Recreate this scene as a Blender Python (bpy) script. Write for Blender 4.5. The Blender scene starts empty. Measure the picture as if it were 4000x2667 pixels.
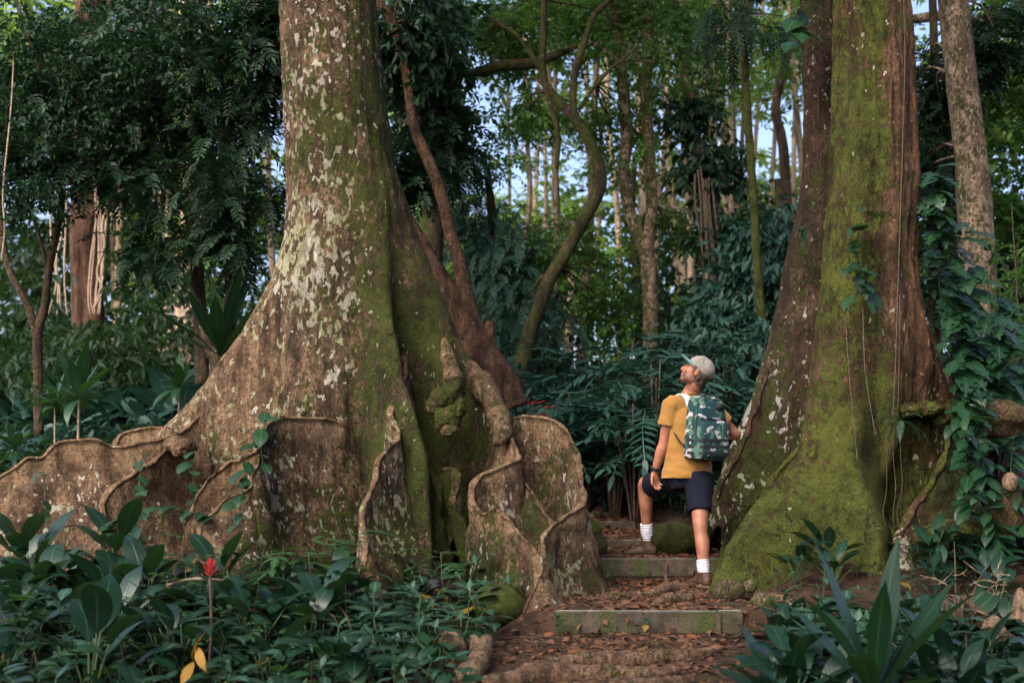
SHN = 2200
EXPO, SUN, SKY, SANG, SEL, SAZ = 1.8, 1.1, .15, 40, 42, -32
import bpy, math, random
import numpy as np
from mathutils import Vector, Matrix
C = bpy.context.scene.collection
F_PX, HZ, ZC = 5000.0, 1800.0, 1.03      # focal length in photo pixels, horizon row, camera height
def P(px, py, Y):
    "a photo pixel at real distance Y -> a world point (used to take measurements off the photograph)"
    return np.array([(px-2000.0)/F_PX*Y, Y, ZC-(py-HZ)/F_PX*Y])
def R(*a): return random.uniform(*a)
# ---------------------------------------------------------------- noise
def _h(i, j, k, s):
    n = (i*374761393 + j*668265263 + k*2147483647 + s*974634777) & 0xffffffff
    n = ((n ^ (n >> 13))*1274126177) & 0xffffffff
    n = ((n ^ (n >> 16))*2246822519) & 0xffffffff
    return ((n ^ (n >> 15)) & 0xffff)/65535.0
def vn(p, s=0):
    p = np.asarray(p, float); f = np.floor(p).astype(np.int64); t = p-f; t = t*t*(3-2*t)
    x, y, z = f[..., 0], f[..., 1], f[..., 2]; a, b, c = t[..., 0], t[..., 1], t[..., 2]
    def L(k):
        return (_h(x, y, k, s)*(1-a)+_h(x+1, y, k, s)*a)*(1-b)+(_h(x, y+1, k, s)*(1-a)+_h(x+1, y+1, k, s)*a)*b
    return L(z)*(1-c)+L(z+1)*c
def fbm(p, s=0, o=4, g=.5):
    p = np.asarray(p, float); r = 0; a = 1; t = 0
    for i in range(o): r = r+a*vn(p*2**i, s+i); t += a; a *= g
    return r/t
def sm(a, b, x):
    t = np.clip((np.asarray(x, float)-a)/(b-a), 0, 1); return t*t*(3-2*t)
def cr(pts, n):
    "resample a polyline with a Catmull-Rom spline, about evenly along its length"
    p = np.asarray(pts, float)
    if len(p) == 2: 
        t = np.linspace(0, 1, n)[:, None]; return p[0]*(1-t)+p[1]*t
    q = np.vstack([2*p[0]-p[1], p, 2*p[-1]-p[-2]]); out = []
    for i in range(len(p)-1):
        a, b, c, d = q[i:i+4]
        t = np.linspace(0, 1, 24, endpoint=False)[:, None]
        out.append(.5*(2*b+(c-a)*t+(2*a-5*b+4*c-d)*t*t+(-a+3*b-3*c+d)*t**3))
    o = np.vstack(out+[p[-1:]])
    s = np.r_[0, np.cumsum(np.linalg.norm(np.diff(o[:, :3], axis=0), axis=1))]
    u = np.linspace(0, s[-1], n)
    return np.stack([np.interp(u, s, o[:, k]) for k in range(o.shape[1])], 1)
# ---------------------------------------------------------------- mesh builder
class MB:
    def __init__(s): s.V = []; s.Q = []; s.T = []; s.U = []; s.M = []; s.QM = []; s.TM = []; s.n = 0
    def add(s, V, Q=None, T=None, uv=None, mask=None, mi=0):
        V = np.asarray(V, float).reshape(-1, 3); n = len(V)
        s.V.append(V)
        if Q is not None and len(Q):
            Q = np.asarray(Q, np.int64); s.Q.append(Q+s.n); s.QM.append(np.full(len(Q), mi))
        if T is not None and len(T):
            T = np.asarray(T, np.int64); s.T.append(T+s.n); s.TM.append(np.full(len(T), mi))
        s.U.append(np.zeros((n, 2)) if uv is None else np.asarray(uv, float))
        m = np.zeros((n, 4)) if mask is None else np.asarray(mask, float)
        if m.ndim == 1: m = np.tile(m, (n, 1))
        s.M.append(m); s.n += n
    def many(s, tmpl, mats, masks=None, mi=0):
        "copies of a template (V,Q,T,U,M) under N 3x4 matrices"
        V, Q, T, U, M = tmpl; N = len(mats); k = len(V)
        if not N: return
        mats = np.asarray(mats, float)
        W = np.einsum('nij,kj->nki', mats[:, :, :3], V)+mats[:, None, :, 3]
        o = (np.arange(N)*k)[:, None, None]
        m = np.tile(M[None], (N, 1, 1))
        if masks is not None:
            masks = np.asarray(masks, float); m[:, :, 0] = np.clip(m[:, :, 0]*.6+masks[:, None, 0]*.6-.1, 0, 1); m[:, :, 1] = np.maximum(m[:, :, 1], masks[:, None, 1])
        s.add(W.reshape(-1, 3), (Q[None]+o).reshape(-1, 4) if len(Q) else None, (T[None]+o).reshape(-1, 3) if len(T) else None,
              np.tile(U, (N, 1)), m.reshape(-1, 4), mi)
    def tmpl(s):
        z = lambda L, w: np.vstack(L) if L else np.zeros((0, w), np.int64)
        return np.vstack(s.V), z(s.Q, 4), z(s.T, 3), np.vstack(s.U), np.vstack(s.M)
    def mesh(s, name, mats, smooth=True, origin=None):
        V, Q, T, U, M = s.tmpl()
        if origin is not None: V = V-np.asarray(origin)
        me = bpy.data.meshes.new(name)
        me.vertices.add(len(V)); me.vertices.foreach_set('co', V.astype(np.float32).ravel())
        lp = np.r_[Q.ravel(), T.ravel()].astype(np.int32); nq, nt = len(Q), len(T)
        me.loops.add(len(lp)); me.loops.foreach_set('vertex_index', lp)
        me.polygons.add(nq+nt)
        me.polygons.foreach_set('loop_start', np.r_[np.arange(nq)*4, nq*4+np.arange(nt)*3].astype(np.int32))
        me.polygons.foreach_set('material_index', np.r_[np.concatenate(s.QM) if s.QM else [], np.concatenate(s.TM) if s.TM else []].astype(np.int32))
        me.polygons.foreach_set('use_smooth', np.full(nq+nt, bool(smooth)))
        me.update(calc_edges=True)
        uv = me.uv_layers.new(name='UVMap'); uv.data.foreach_set('uv', U[lp].astype(np.float32).ravel())
        a = me.color_attributes.new('mask', 'FLOAT_COLOR', 'POINT'); a.data.foreach_set('color', M.astype(np.float32).ravel())
        for m in (mats if isinstance(mats, (list, tuple)) else [mats]): me.materials.append(m)
        me.validate(clean_customdata=False)
        return me
    def obj(s, name, mats, parent=None, smooth=True, origin=None):
        "links ONE mesh object; under a parent the coordinates are made local to it"
        if parent is not None and origin is None: origin = parent.matrix_basis.translation
        o = bpy.data.objects.new(name, s.mesh(name, mats, smooth, origin)); C.objects.link(o)
        if parent is not None: o.parent = parent
        elif origin is not None: o.location = origin
        return o
def tag(o, label=None, cat=None, group=None, kind=None):
    for k, v in (('label', label), ('category', cat), ('group', group), ('kind', kind)):
        if v: o[k] = v
    return o
def thing(name, loc, label, cat, group=None):
    o = bpy.data.objects.new(name, None); C.objects.link(o); o.location = Vector(loc); o.empty_display_size = .1
    return tag(o, label, cat, group)
def inst(me, name, loc, rz=0, s=1, tilt=(0, 0)):
    o = bpy.data.objects.new(name, me); C.objects.link(o)
    o.location = Vector(loc); o.rotation_euler = (tilt[0], tilt[1], rz)
    o.scale = (s, s, s) if not isinstance(s, (tuple, list)) else s
    return o
def copy_thing(src, loc, rz, s):
    c = src.copy(); C.objects.link(c); c.location = Vector(loc); c.rotation_euler = (0, 0, rz); c.scale = (s, s, s)
    for ch in [o for o in C.objects if o.parent == src]:
        d = ch.copy(); C.objects.link(d); d.parent = c
    return c
# ---------------------------------------------------------------- shapes
def frames(p):
    "tangent, side and up along a polyline"
    t = np.gradient(p, axis=0); t /= np.linalg.norm(t, axis=1)[:, None]+1e-9
    ref = np.array([0, 0, 1.]) if abs(t[:, 2]).mean() < .8 else np.array([0, -1., 0])
    n = np.cross(t, ref); n /= np.linalg.norm(n, axis=1)[:, None]+1e-9
    return t, n, np.cross(n, t)
def tube(mb, pts, rad, seg=10, n=None, wob=0, mask=None, mi=0, seed=0, cap=True, flat=1.0, vscale=1.0):
    pts = np.asarray(pts, float); n = n or max(6, len(pts)*5)
    rad = np.asarray(rad, float) if np.ndim(rad) else np.full(len(pts), float(rad))
    q = cr(np.c_[pts, rad], n); p, r = q[:, :3], np.maximum(q[:, 3], 1e-4)
    t, a, b = frames(p)
    th = np.arange(seg)*2*math.pi/seg
    V = p[:, None]+r[:, None, None]*(np.cos(th)[None, :, None]*a[:, None]+flat*np.sin(th)[None, :, None]*b[:, None])
    if wob:
        k = fbm(V*(.7/max(r.mean(), .01)), seed, 3)-.5
        V = p[:, None]+(V-p[:, None])*(1+wob*2*k[..., None])
    V = V.reshape(-1, 3); i = np.arange(n-1)[:, None]*seg; j = np.arange(seg)[None]; j2 = (j+1) % seg
    Q = np.stack([i+j, i+j2, i+seg+j2, i+seg+j], -1).reshape(-1, 4)
    T = None
    if cap:
        V = np.vstack([V, p[:1], p[-1:]]); jj = np.arange(seg); e = (n-1)*seg
        T = np.vstack([np.c_[(jj+1) % seg, jj, np.full(seg, n*seg)], np.c_[e+jj, e+(jj+1) % seg, np.full(seg, n*seg+1)]])
    mb.add(V, Q, T, None, mask, mi)
def ico(sub=3):
    import bmesh
    bm = bmesh.new(); bmesh.ops.create_icosphere(bm, subdivisions=sub, radius=1)
    V = np.array([v.co[:] for v in bm.verts]); T = np.array([[v.index for v in f.verts] for f in bm.faces]); bm.free()
    return V, T
ICO3 = ico(3); ICO4 = ico(4); ICO5 = ico(5)
def blob(mb, c, r, amp=.2, freq=1.2, seed=0, mask=None, ics=ICO4, mi=0, rot=0):
    V, T = ics; r = np.broadcast_to(np.asarray(r, float), (3,))
    k = fbm(V*freq+seed*7.3, seed, 4)-.5
    W = V*(1+amp*2*k[:, None])*r
    if rot: W = W@np.array([[math.cos(rot), -math.sin(rot), 0], [math.sin(rot), math.cos(rot), 0], [0, 0, 1]]).T
    mb.add(W+np.asarray(c), None, T, None, mask, mi)
def box(mb, a, b, bev=.006, mi=0, jit=0, seed=0, mask=None):
    "box with bevelled edges"
    import bmesh
    a, b = np.minimum(a, b), np.maximum(a, b)
    bm = bmesh.new(); bmesh.ops.create_cube(bm, size=1)
    for v in bm.verts: v.co = Vector((a+b)/2)+Vector(np.array(v.co[:])*(b-a))
    if bev: bmesh.ops.bevel(bm, geom=bm.edges[:], offset=bev, segments=2, affect='EDGES')
    bmesh.ops.triangulate(bm, faces=bm.faces[:])
    V = np.array([v.co[:] for v in bm.verts]); T = np.array([[v.index for v in f.verts] for f in bm.faces]); bm.free()
    if jit: V = V+(fbm(V*9, seed, 2)[:, None]-.5)*jit
    mb.add(V, None, T, None, mask, mi)
# leaves: u across (0..1), v along (0..1)
def leaf(L, W, nv=7, peak=.42, tip=1.0, droop=.5, fold=.25, wave=0, petiole=0, heart=0, rnd=None, cols=3):
    "leaf along +y from the origin, face up"
    v = np.linspace(0, 1, nv)
    w = np.sin(math.pi*v**(math.log(.5)/math.log(peak)))**(.75 if heart else .9)
    w = w*(1-.25*tip*sm(.6, 1, v)); w[-1] = .015; w[0] = .06 if not heart else .3
    u = np.linspace(-1, 1, cols)
    ang = -droop*v**1.4
    y = np.r_[0, np.cumsum(np.cos((ang[1:]+ang[:-1])/2)*L/(nv-1))]; z = np.r_[0, np.cumsum(np.sin((ang[1:]+ang[:-1])/2)*L/(nv-1))]
    X = u[None]*w[:, None]*W/2
    Y = y[:, None]+0*X-(heart*W*.35*abs(u)[None]*(1-v[:, None])**3)
    Z = z[:, None]+abs(X)*fold-(fold*1.2)*X*X/(W/2+1e-6)
    if wave: Z = Z+wave*W*np.sin(v*17+ (0 if rnd is None else rnd))[:, None]*abs(u)[None]
    V = np.stack([X, Y+petiole, Z], -1).reshape(-1, 3)
    i = np.arange(nv-1)[:, None]*cols; j = np.arange(cols-1)[None]
    Q = np.stack([i+j, i+j+1, i+cols+j+1, i+cols+j], -1).reshape(-1, 4)
    U = np.stack(np.broadcast_arrays((u[None]+1)/2, v[:, None]), -1).reshape(-1, 2)
    return V, Q, U
def diamond(L, W, f=.15):
    V = np.array([[0, 0, 0], [W/2, L*.42, f*W], [0, L, -f*L*.3], [-W/2, L*.42, f*W]])
    return V, np.array([[0, 1, 2, 3]]), np.array([[.5, 0], [1, .42], [.5, 1], [0, .42]])
def rotm(yaw, pitch=0, roll=0):
    cy, sy, cp, sp, cr_, sr = math.cos(yaw), math.sin(yaw), math.cos(pitch), math.sin(pitch), math.cos(roll), math.sin(roll)
    Z = np.array([[cy, -sy, 0], [sy, cy, 0], [0, 0, 1]]); X = np.array([[1, 0, 0], [0, cp, -sp], [0, sp, cp]]); Y = np.array([[cr_, 0, sr], [0, 1, 0], [-sr, 0, cr_]])
    return Z@X@Y
def dirm(d, roll=0):
    "rotation taking +y to d, keeping z up"
    d = np.asarray(d, float); d = d/np.linalg.norm(d)
    return rotm(math.atan2(-d[0], d[1]), math.asin(np.clip(d[2], -1, 1)), roll)
def put(mb, lf, Rm, t, s=1, tint=.5, yel=0, mi=0):
    V, Q, U = lf
    mb.add((V*s)@Rm.T+np.asarray(t), Q, None, U, np.array([tint, yel, 0, 0.]), mi)
# ================================================================ materials
def nmat(name):
    m = bpy.data.materials.new(name); m.use_nodes = True; m.node_tree.nodes.clear(); return m, m.node_tree
def nd(nt, t, props=None, ins=None):
    n = nt.nodes.new(t)
    for k, v in (props or {}).items(): setattr(n, k, v)
    for k, v in (ins or {}).items():
        s = n.inputs[k]
        if isinstance(v, bpy.types.NodeSocket): nt.links.new(v, s)
        else: s.default_value = v if not (isinstance(v, tuple) and len(v) == 3 and s.type == 'RGBA') else (*v, 1)
    return n
def mix(nt, f, a, b, bt='MIX'):
    n = nt.nodes.new('ShaderNodeMix'); n.data_type = 'RGBA'; n.blend_type = bt; n.clamp_factor = True
    for i, v in ((0, f), (6, a), (7, b)):
        if isinstance(v, bpy.types.NodeSocket): nt.links.new(v, n.inputs[i])
        else: n.inputs[i].default_value = v if i == 0 else (*v, 1)
    return n.outputs[2]
def ma(nt, op, a, b=0.0, c=0.0, clamp=False):
    n = nt.nodes.new('ShaderNodeMath'); n.operation = op; n.use_clamp = clamp
    for i, v in enumerate((a, b, c)):
        if isinstance(v, bpy.types.NodeSocket): nt.links.new(v, n.inputs[i])
        else: n.inputs[i].default_value = v
    return n.outputs[0]
def ss(nt, f, lo, hi, a=0.0, b=1.0):
    n = nd(nt, 'ShaderNodeMapRange', {'interpolation_type': 'SMOOTHSTEP'}, {'Value': f, 'From Min': lo, 'From Max': hi, 'To Min': a, 'To Max': b}); return n.outputs[0]
def nz(nt, co, sc, det=4, rough=.55, dist=0, vec=None):
    if vec: co = nd(nt, 'ShaderNodeMapping', None, {'Vector': co, 'Scale': vec}).outputs[0]
    return nd(nt, 'ShaderNodeTexNoise', None, {'Vector': co, 'Scale': sc, 'Detail': det, 'Roughness': rough, 'Distortion': dist}).outputs['Fac']
def fin(nt, col, rough=.8, bump=None, bs=.3, bd=.02, spec=.3, sheen=0, extra=None):
    b = nd(nt, 'ShaderNodeBsdfPrincipled', None, {'Base Color': col, 'Roughness': rough, 'Specular IOR Level': spec})
    if sheen: b.inputs['Sheen Weight'].default_value = sheen
    if bump is not None: nt.links.new(nd(nt, 'ShaderNodeBump', None, {'Height': bump, 'Strength': bs, 'Distance': bd}).outputs[0], b.inputs['Normal'])
    nt.links.new(b.outputs[0], nd(nt, 'ShaderNodeOutputMaterial').inputs[0]); return b
def coord(nt, k='Object'): return nd(nt, 'ShaderNodeTexCoord').outputs[k]
def maskc(nt):
    a = nd(nt, 'ShaderNodeAttribute', {'attribute_name': 'mask'}); s = nd(nt, 'ShaderNodeSeparateColor', None, {0: a.outputs['Color']}); return s.outputs
def bark(name, dark, light, tan, moss1=(.016, .024, .005), moss2=(.07, .082, .016), lich=(.42, .39, .32), sc=1.0, red=None, mossb=0.0, bd=.02, stain=.8):
    m, nt = nmat(name); co = coord(nt); mk = maskc(nt)
    sub = lambda n, k: ma(nt, 'MULTIPLY', ma(nt, 'SUBTRACT', n, .5), k)
    streak = nz(nt, co, 7*sc, 7, .7, .3, (1, 1, .14)); patch = nz(nt, co, 2.6*sc, 8, .7, .5); fine = nz(nt, co, 48*sc, 5, .75)
    ring = nz(nt, co, 9*sc, 5, .65, .2, (.4, .4, 5)); mid = nz(nt, co, 10*sc, 8, .74, .4); grit = nz(nt, co, 26*sc, 6, .75, .3, (1, 1, .6))
    f = ma(nt, 'ADD', ma(nt, 'MULTIPLY', streak, .4), ma(nt, 'MULTIPLY', patch, .6))
    col = mix(nt, ss(nt, f, .38, .62), dark, light)
    if red: col = mix(nt, ss(nt, ma(nt, 'ADD', nz(nt, co, 1.3*sc, 4, .5, .5, (1, 1, .25)), sub(grit, .5)), .48, .6), col, red)
    lip = ss(nt, ma(nt, 'ADD', mk[0], sub(ma(nt, 'ADD', ma(nt, 'MULTIPLY', mid, .6), ma(nt, 'MULTIPLY', patch, .4)), 1.3)), .12, .75)
    tanc = mix(nt, ss(nt, mid, .3, .7), tuple(c*.55 for c in tan), tan); tanc = mix(nt, ss(nt, ring, .52, .66, 0, .6), tanc, tuple(c*.4 for c in tan))
    col = mix(nt, lip, col, tanc)
    col = mix(nt, ma(nt, 'MULTIPLY', ss(nt, ma(nt, 'ADD', ma(nt, 'MULTIPLY', mid, .55), ma(nt, 'MULTIPLY', grit, .45)), .5, .62), ma(nt, 'MULTIPLY', ss(nt, lip, 0, 1, 1, .35), stain)), col, tuple(c*.3 for c in dark))
    sv = ss(nt, streak, .36, .6, .5, 1.12); col = mix(nt, 1.0, col, nd(nt, 'ShaderNodeCombineColor', None, {0: sv, 1: sv, 2: sv}).outputs[0], 'MULTIPLY')
    fv = ss(nt, ma(nt, 'ADD', ma(nt, 'MULTIPLY', fine, .6), ma(nt, 'MULTIPLY', grit, .4)), .36, .64, .42, 1.6); col = mix(nt, 1.0, col, nd(nt, 'ShaderNodeCombineColor', None, {0: fv, 1: fv, 2: fv}).outputs[0], 'MULTIPLY')
    # moss: broken at every scale
    mval = ma(nt, 'ADD', ma(nt, 'ADD', nz(nt, co, 4.2*sc, 9, .76, .6), ma(nt, 'ADD', sub(grit, 1.5), sub(streak, .8))), ma(nt, 'MULTIPLY', ma(nt, 'SUBTRACT', ma(nt, 'ADD', mk[1], mossb), .5), .62))
    mv = ss(nt, mval, .46, .56); mf = nz(nt, co, 70*sc, 3, .7)
    mcol = mix(nt, ss(nt, ma(nt, 'ADD', ma(nt, 'MULTIPLY', patch, .3), ma(nt, 'ADD', ma(nt, 'MULTIPLY', mid, .35), ma(nt, 'MULTIPLY', mf, .35))), .4, .6), moss1, moss2)
    col = mix(nt, ma(nt, 'MULTIPLY', mv, .92), col, mcol)
    # crusty pale lichen spots with sharp edges
    l1 = ma(nt, 'ADD', ma(nt, 'ADD', nz(nt, co, 12.5*sc, 3, .5, .5, (1, 1, .6)), sub(grit, .3)), ma(nt, 'MULTIPLY', ma(nt, 'SUBTRACT', mk[2], .5), .42))
    lv = ma(nt, 'MULTIPLY', ss(nt, l1, .63, .65), ss(nt, grit, .3, .46, .25, 1))
    l2 = ma(nt, 'ADD', ma(nt, 'ADD', nz(nt, co, 21*sc, 2, .5, .3, (1, 1, .6)), sub(fine, .12)), ma(nt, 'MULTIPLY', ma(nt, 'SUBTRACT', mk[2], .5), .3))
    lv2 = ss(nt, l2, .615, .635)
    lcol = mix(nt, ss(nt, nz(nt, co, 1.9*sc, 2), .42, .58), lich, (lich[0]*.66, lich[1]*.7, lich[2]*.46)); lcol = mix(nt, ss(nt, fine, .35, .65, .0, .35), lcol, tuple(c*.45 for c in lich))
    col = mix(nt, ma(nt, 'MAXIMUM', lv, lv2), col, lcol)
    h = ma(nt, 'ADD', ma(nt, 'MULTIPLY', streak, .9), ma(nt, 'MULTIPLY', fine, .4)); h = ma(nt, 'ADD', h, ma(nt, 'MULTIPLY', mid, .8)); h = ma(nt, 'ADD', h, ma(nt, 'MULTIPLY', grit, .5))
    h = ma(nt, 'ADD', h, ma(nt, 'MULTIPLY', ring, .3)); h = ma(nt, 'ADD', h, ma(nt, 'MULTIPLY', ma(nt, 'MULTIPLY', mv, mf), 1.2)); h = ma(nt, 'ADD', h, ma(nt, 'MULTIPLY', ma(nt, 'MAXIMUM', lv, lv2), .15))
    fin(nt, col, .9, h, 1.0, bd, .15); return m
def leafm(name, c1, c2, vein=None, nvein=9, slant=3.0, rough=.38, tr=.3, trc=None, spec=.35, yel=(.22, .13, .02), vw=.86):
    m, nt = nmat(name); mk = maskc(nt); uv = nd(nt, 'ShaderNodeSeparateXYZ', None, {0: coord(nt, 'UV')}).outputs
    rnd = nd(nt, 'ShaderNodeObjectInfo').outputs['Random']
    f = ma(nt, 'ADD', ma(nt, 'MULTIPLY', mk[0], .75), ma(nt, 'MULTIPLY', rnd, .25))
    col = mix(nt, f, c1, c2)
    au = ma(nt, 'ABSOLUTE', ma(nt, 'SUBTRACT', ma(nt, 'MULTIPLY', uv[0], 2), 1))
    t = ma(nt, 'SUBTRACT', ma(nt, 'MULTIPLY', uv[1], nvein), ma(nt, 'MULTIPLY', au, slant))
    tri = ma(nt, 'ABSOLUTE', ma(nt, 'SUBTRACT', ma(nt, 'MULTIPLY', ma(nt, 'FRACT', t), 2), 1))
    mid = ss(nt, au, .03, .12, 1, 0)
    if vein:
        lat = ma(nt, 'MULTIPLY', ss(nt, tri, vw, .98), ss(nt, au, .75, .98, 1, 0))
        vv = ma(nt, 'MAXIMUM', lat, mid)
        col = mix(nt, ma(nt, 'MULTIPLY', vv, .85), col, vein)
    else: col = mix(nt, ma(nt, 'MULTIPLY', mid, .35), col, tuple(min(1, c*2.2+.02) for c in c2))
    col = mix(nt, ss(nt, ma(nt, 'ADD', mk[1], ma(nt, 'MULTIPLY', nz(nt, coord(nt, 'UV'), 4, 3), .3)), .5, .8), col, yel)
    hgt = ma(nt, 'ADD', ma(nt, 'MULTIPLY', tri, -.6), ma(nt, 'MULTIPLY', mid, -1.0))
    bmp = nd(nt, 'ShaderNodeBump', None, {'Height': hgt, 'Strength': .22, 'Distance': .006}).outputs[0]
    b = nd(nt, 'ShaderNodeBsdfPrincipled', None, {'Base Color': col, 'Roughness': rough, 'Specular IOR Level': spec, 'Normal': bmp})
    tc = mix(nt, .5, col, trc or (c2[0]*2.6+.03, c2[1]*2.2+.04, c2[2]*.8))
    tl = nd(nt, 'ShaderNodeBsdfTranslucent', None, {'Color': tc})
    s = nd(nt, 'ShaderNodeMixShader', None, {0: tr, 1: b.outputs[0], 2: tl.outputs[0]})
    nt.links.new(s.outputs[0], nd(nt, 'ShaderNodeOutputMaterial').inputs[0]); return m
def plain(name, c1, c2=None, sc=8, rough=.8, bs=.3, bd=.01, spec=.3, det=5, k='Object', vec=None, sheen=0, lo=.35, hi=.65):
    m, nt = nmat(name); co = coord(nt, k); n = nz(nt, co, sc, det, .6, .2, vec)
    col = mix(nt, ss(nt, n, lo, hi), c1, c2 or tuple(c*.7 for c in c1))
    fin(nt, col, rough, ma(nt, 'ADD', n, ma(nt, 'MULTIPLY', nz(nt, co, sc*6, 3), .4)), bs, bd, spec, sheen); return m
M = {}
M['bark_hero'] = bark('pale_mottled_bark', (.062, .036, .022), (.205, .13, .08), (.25, .16, .09), (.015, .024, .004), (.07, .088, .014), bd=.045)
M['bark_moss'] = bark('mossy_red_bark', (.055, .03, .018), (.135, .078, .046), (.22, .14, .085), (.02, .029, .006), (.1, .118, .02), (.5, .44, .38), red=(.125, .052, .028), bd=.03)
M['bark_dark'] = bark('dark_bark', (.035, .024, .017), (.095, .06, .042), (.2, .14, .09), sc=1.3)
M['bark_red'] = bark('reddish_bark', (.05, .026, .018), (.15, .08, .052), (.19, .12, .08), sc=1.5, bd=.04)
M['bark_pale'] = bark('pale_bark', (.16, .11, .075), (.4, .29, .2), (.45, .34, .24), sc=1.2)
M['leaf_nerve'] = leafm('pale_veined_leaf', (.004, .02, .01), (.014, .052, .025), (.11, .2, .13), 8, 2.4, .36, .15, vw=.82, spec=.5, yel=(.2, .13, .02))
M['leaf_broad'] = leafm('broad_dark_leaf', (.003, .015, .009), (.010, .039, .018), None, 14, 3.5, .33, .16, spec=.5)
M['leaf_climb'] = leafm('climber_leaf', (.005, .023, .01), (.015, .054, .02), None, 8, 2.5, .42, .2)
M['leaf_light'] = leafm('soft_green_leaf', (.01, .034, .012), (.028, .076, .022), (.08, .15, .065), 7, 2.5, .42, .25)
M['leaf_dark'] = leafm('dark_canopy_leaf', (.0035, .013, .007), (.012, .038, .014), None, 6, 2, .5, .2, (.03, .1, .016), .25)
M['leaf_far'] = leafm('far_canopy_leaf', (.004, .013, .006), (.014, .036, .01), None, 6, 2, .55, .3, (.05, .12, .018), .2)
M['leaf_mid'] = leafm('mid_canopy_leaf', (.022, .07, .016), (.075, .16, .03), None, 6, 2, .42, .46, (.22, .4, .05))
M['leaf_sun'] = leafm('sunlit_canopy_leaf', (.035, .1, .018), (.16, .26, .05), None, 6, 2, .45, .5, (.36, .5, .07))  # sunlight on far leaves put into a brighter colour and stronger translucency
M['leaf_blue'] = leafm('blue_green_frond', (.01, .036, .028), (.026, .075, .052), None, 6, 2, .5, .2, (.04, .12, .06))
M['leaf_fern'] = leafm('fern_frond', (.008, .032, .02), (.024, .075, .036), None, 5, 2, .4, .22)
M['leaf_bfern'] = leafm('bright_fern_frond', (.02, .075, .012), (.05, .14, .02), None, 5, 2, .45, .3)
M['stem'] = plain('green_stem', (.03, .06, .02), (.05, .08, .025), 12, .6)
M['woody'] = plain('woody_stem', (.1, .065, .045), (.05, .035, .025), 20, .85)
M['vine'] = plain('pale_vine', (.3, .22, .16), (.16, .11, .075), 30, .8)
M['vine_dark'] = plain('dark_vine', (.1, .065, .045), (.045, .032, .024), 30, .85)
M['deadleaf'] = leafm('dead_leaf', (.04, .018, .01), (.16, .075, .036), None, 6, 2, .7, .08, (.25, .1, .03), .25, (.15, .055, .02))
M['yellowleaf'] = leafm('yellow_leaf', (.26, .14, .018), (.36, .2, .022), None, 8, 3, .55, .25, (.45, .25, .03), .3, (.3, .16, .02))
M['redflower'] = leafm('red_petal', (.36, .016, .022), (.52, .05, .05), None, 3, 2, .5, .25, (.8, .08, .08), .3)
def m_ground():
    m, nt = nmat('forest_soil'); co = coord(nt)
    a = nz(nt, co, 3, 8, .65, .3); b = nz(nt, co, 26, 6, .7, .4); c = nz(nt, co, 90, 3, .7)
    col = mix(nt, ss(nt, a, .38, .62), (.026, .015, .01), (.075, .04, .024))
    col = mix(nt, ss(nt, b, .52, .7), col, (.14, .075, .043)); col = mix(nt, ss(nt, c, .5, .7, 0, .7), col, (.018, .012, .009))
    mv = ss(nt, nz(nt, co, 2.1, 7, .68, .2), .56, .66)
    col = mix(nt, mv, col, mix(nt, ss(nt, c, .35, .65), (.02, .03, .006), (.07, .085, .016)))
    fin(nt, col, .92, ma(nt, 'ADD', ma(nt, 'ADD', a, b), ma(nt, 'MULTIPLY', c, .6)), 1.0, .03, .2); return m
M['ground'] = m_ground()
def m_conc():
    m, nt = nmat('weathered_concrete'); co = coord(nt); g = nd(nt, 'ShaderNodeNewGeometry'); nv = nd(nt, 'ShaderNodeSeparateXYZ', None, {0: g.outputs['Normal']}).outputs[2]
    a = nz(nt, co, 7, 7, .65, .3); b = nz(nt, co, 55, 4, .7); s = nz(nt, co, 4, 6, .6, .2, (1, 1, .3))
    col = mix(nt, ss(nt, a, .36, .64), (.028, .02, .014), (.078, .058, .042))
    col = mix(nt, ss(nt, b, .57, .72, 0, .7), col, (.17, .14, .11)); col = mix(nt, ss(nt, b, .43, .3, 0, .6), col, (.03, .024, .018))
    col = mix(nt, ss(nt, nv, .4, .9), col, mix(nt, ss(nt, a, .38, .62), (.15, .135, .12), (.3, .28, .26)))  # upward faces paler: light on the step tops put into the colour
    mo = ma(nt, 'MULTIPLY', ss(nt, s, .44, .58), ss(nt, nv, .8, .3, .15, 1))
    col = mix(nt, mo, col, mix(nt, ss(nt, b, .35, .65), (.022, .03, .008), (.06, .07, .016)))
    fin(nt, col, .85, ma(nt, 'ADD', a, ma(nt, 'MULTIPLY', b, .7)), .6, .008, .3); return m
M['conc'] = m_conc()
M['rock_moss'] = bark('mossy_rock', (.09, .06, .04), (.22, .16, .11), (.35, .26, .18), (.016, .026, .004), (.075, .1, .014), sc=2.0)
M['root'] = bark('surface_root_bark', (.1, .055, .033), (.25, .15, .095), (.36, .25, .16), sc=2.2)
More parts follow.
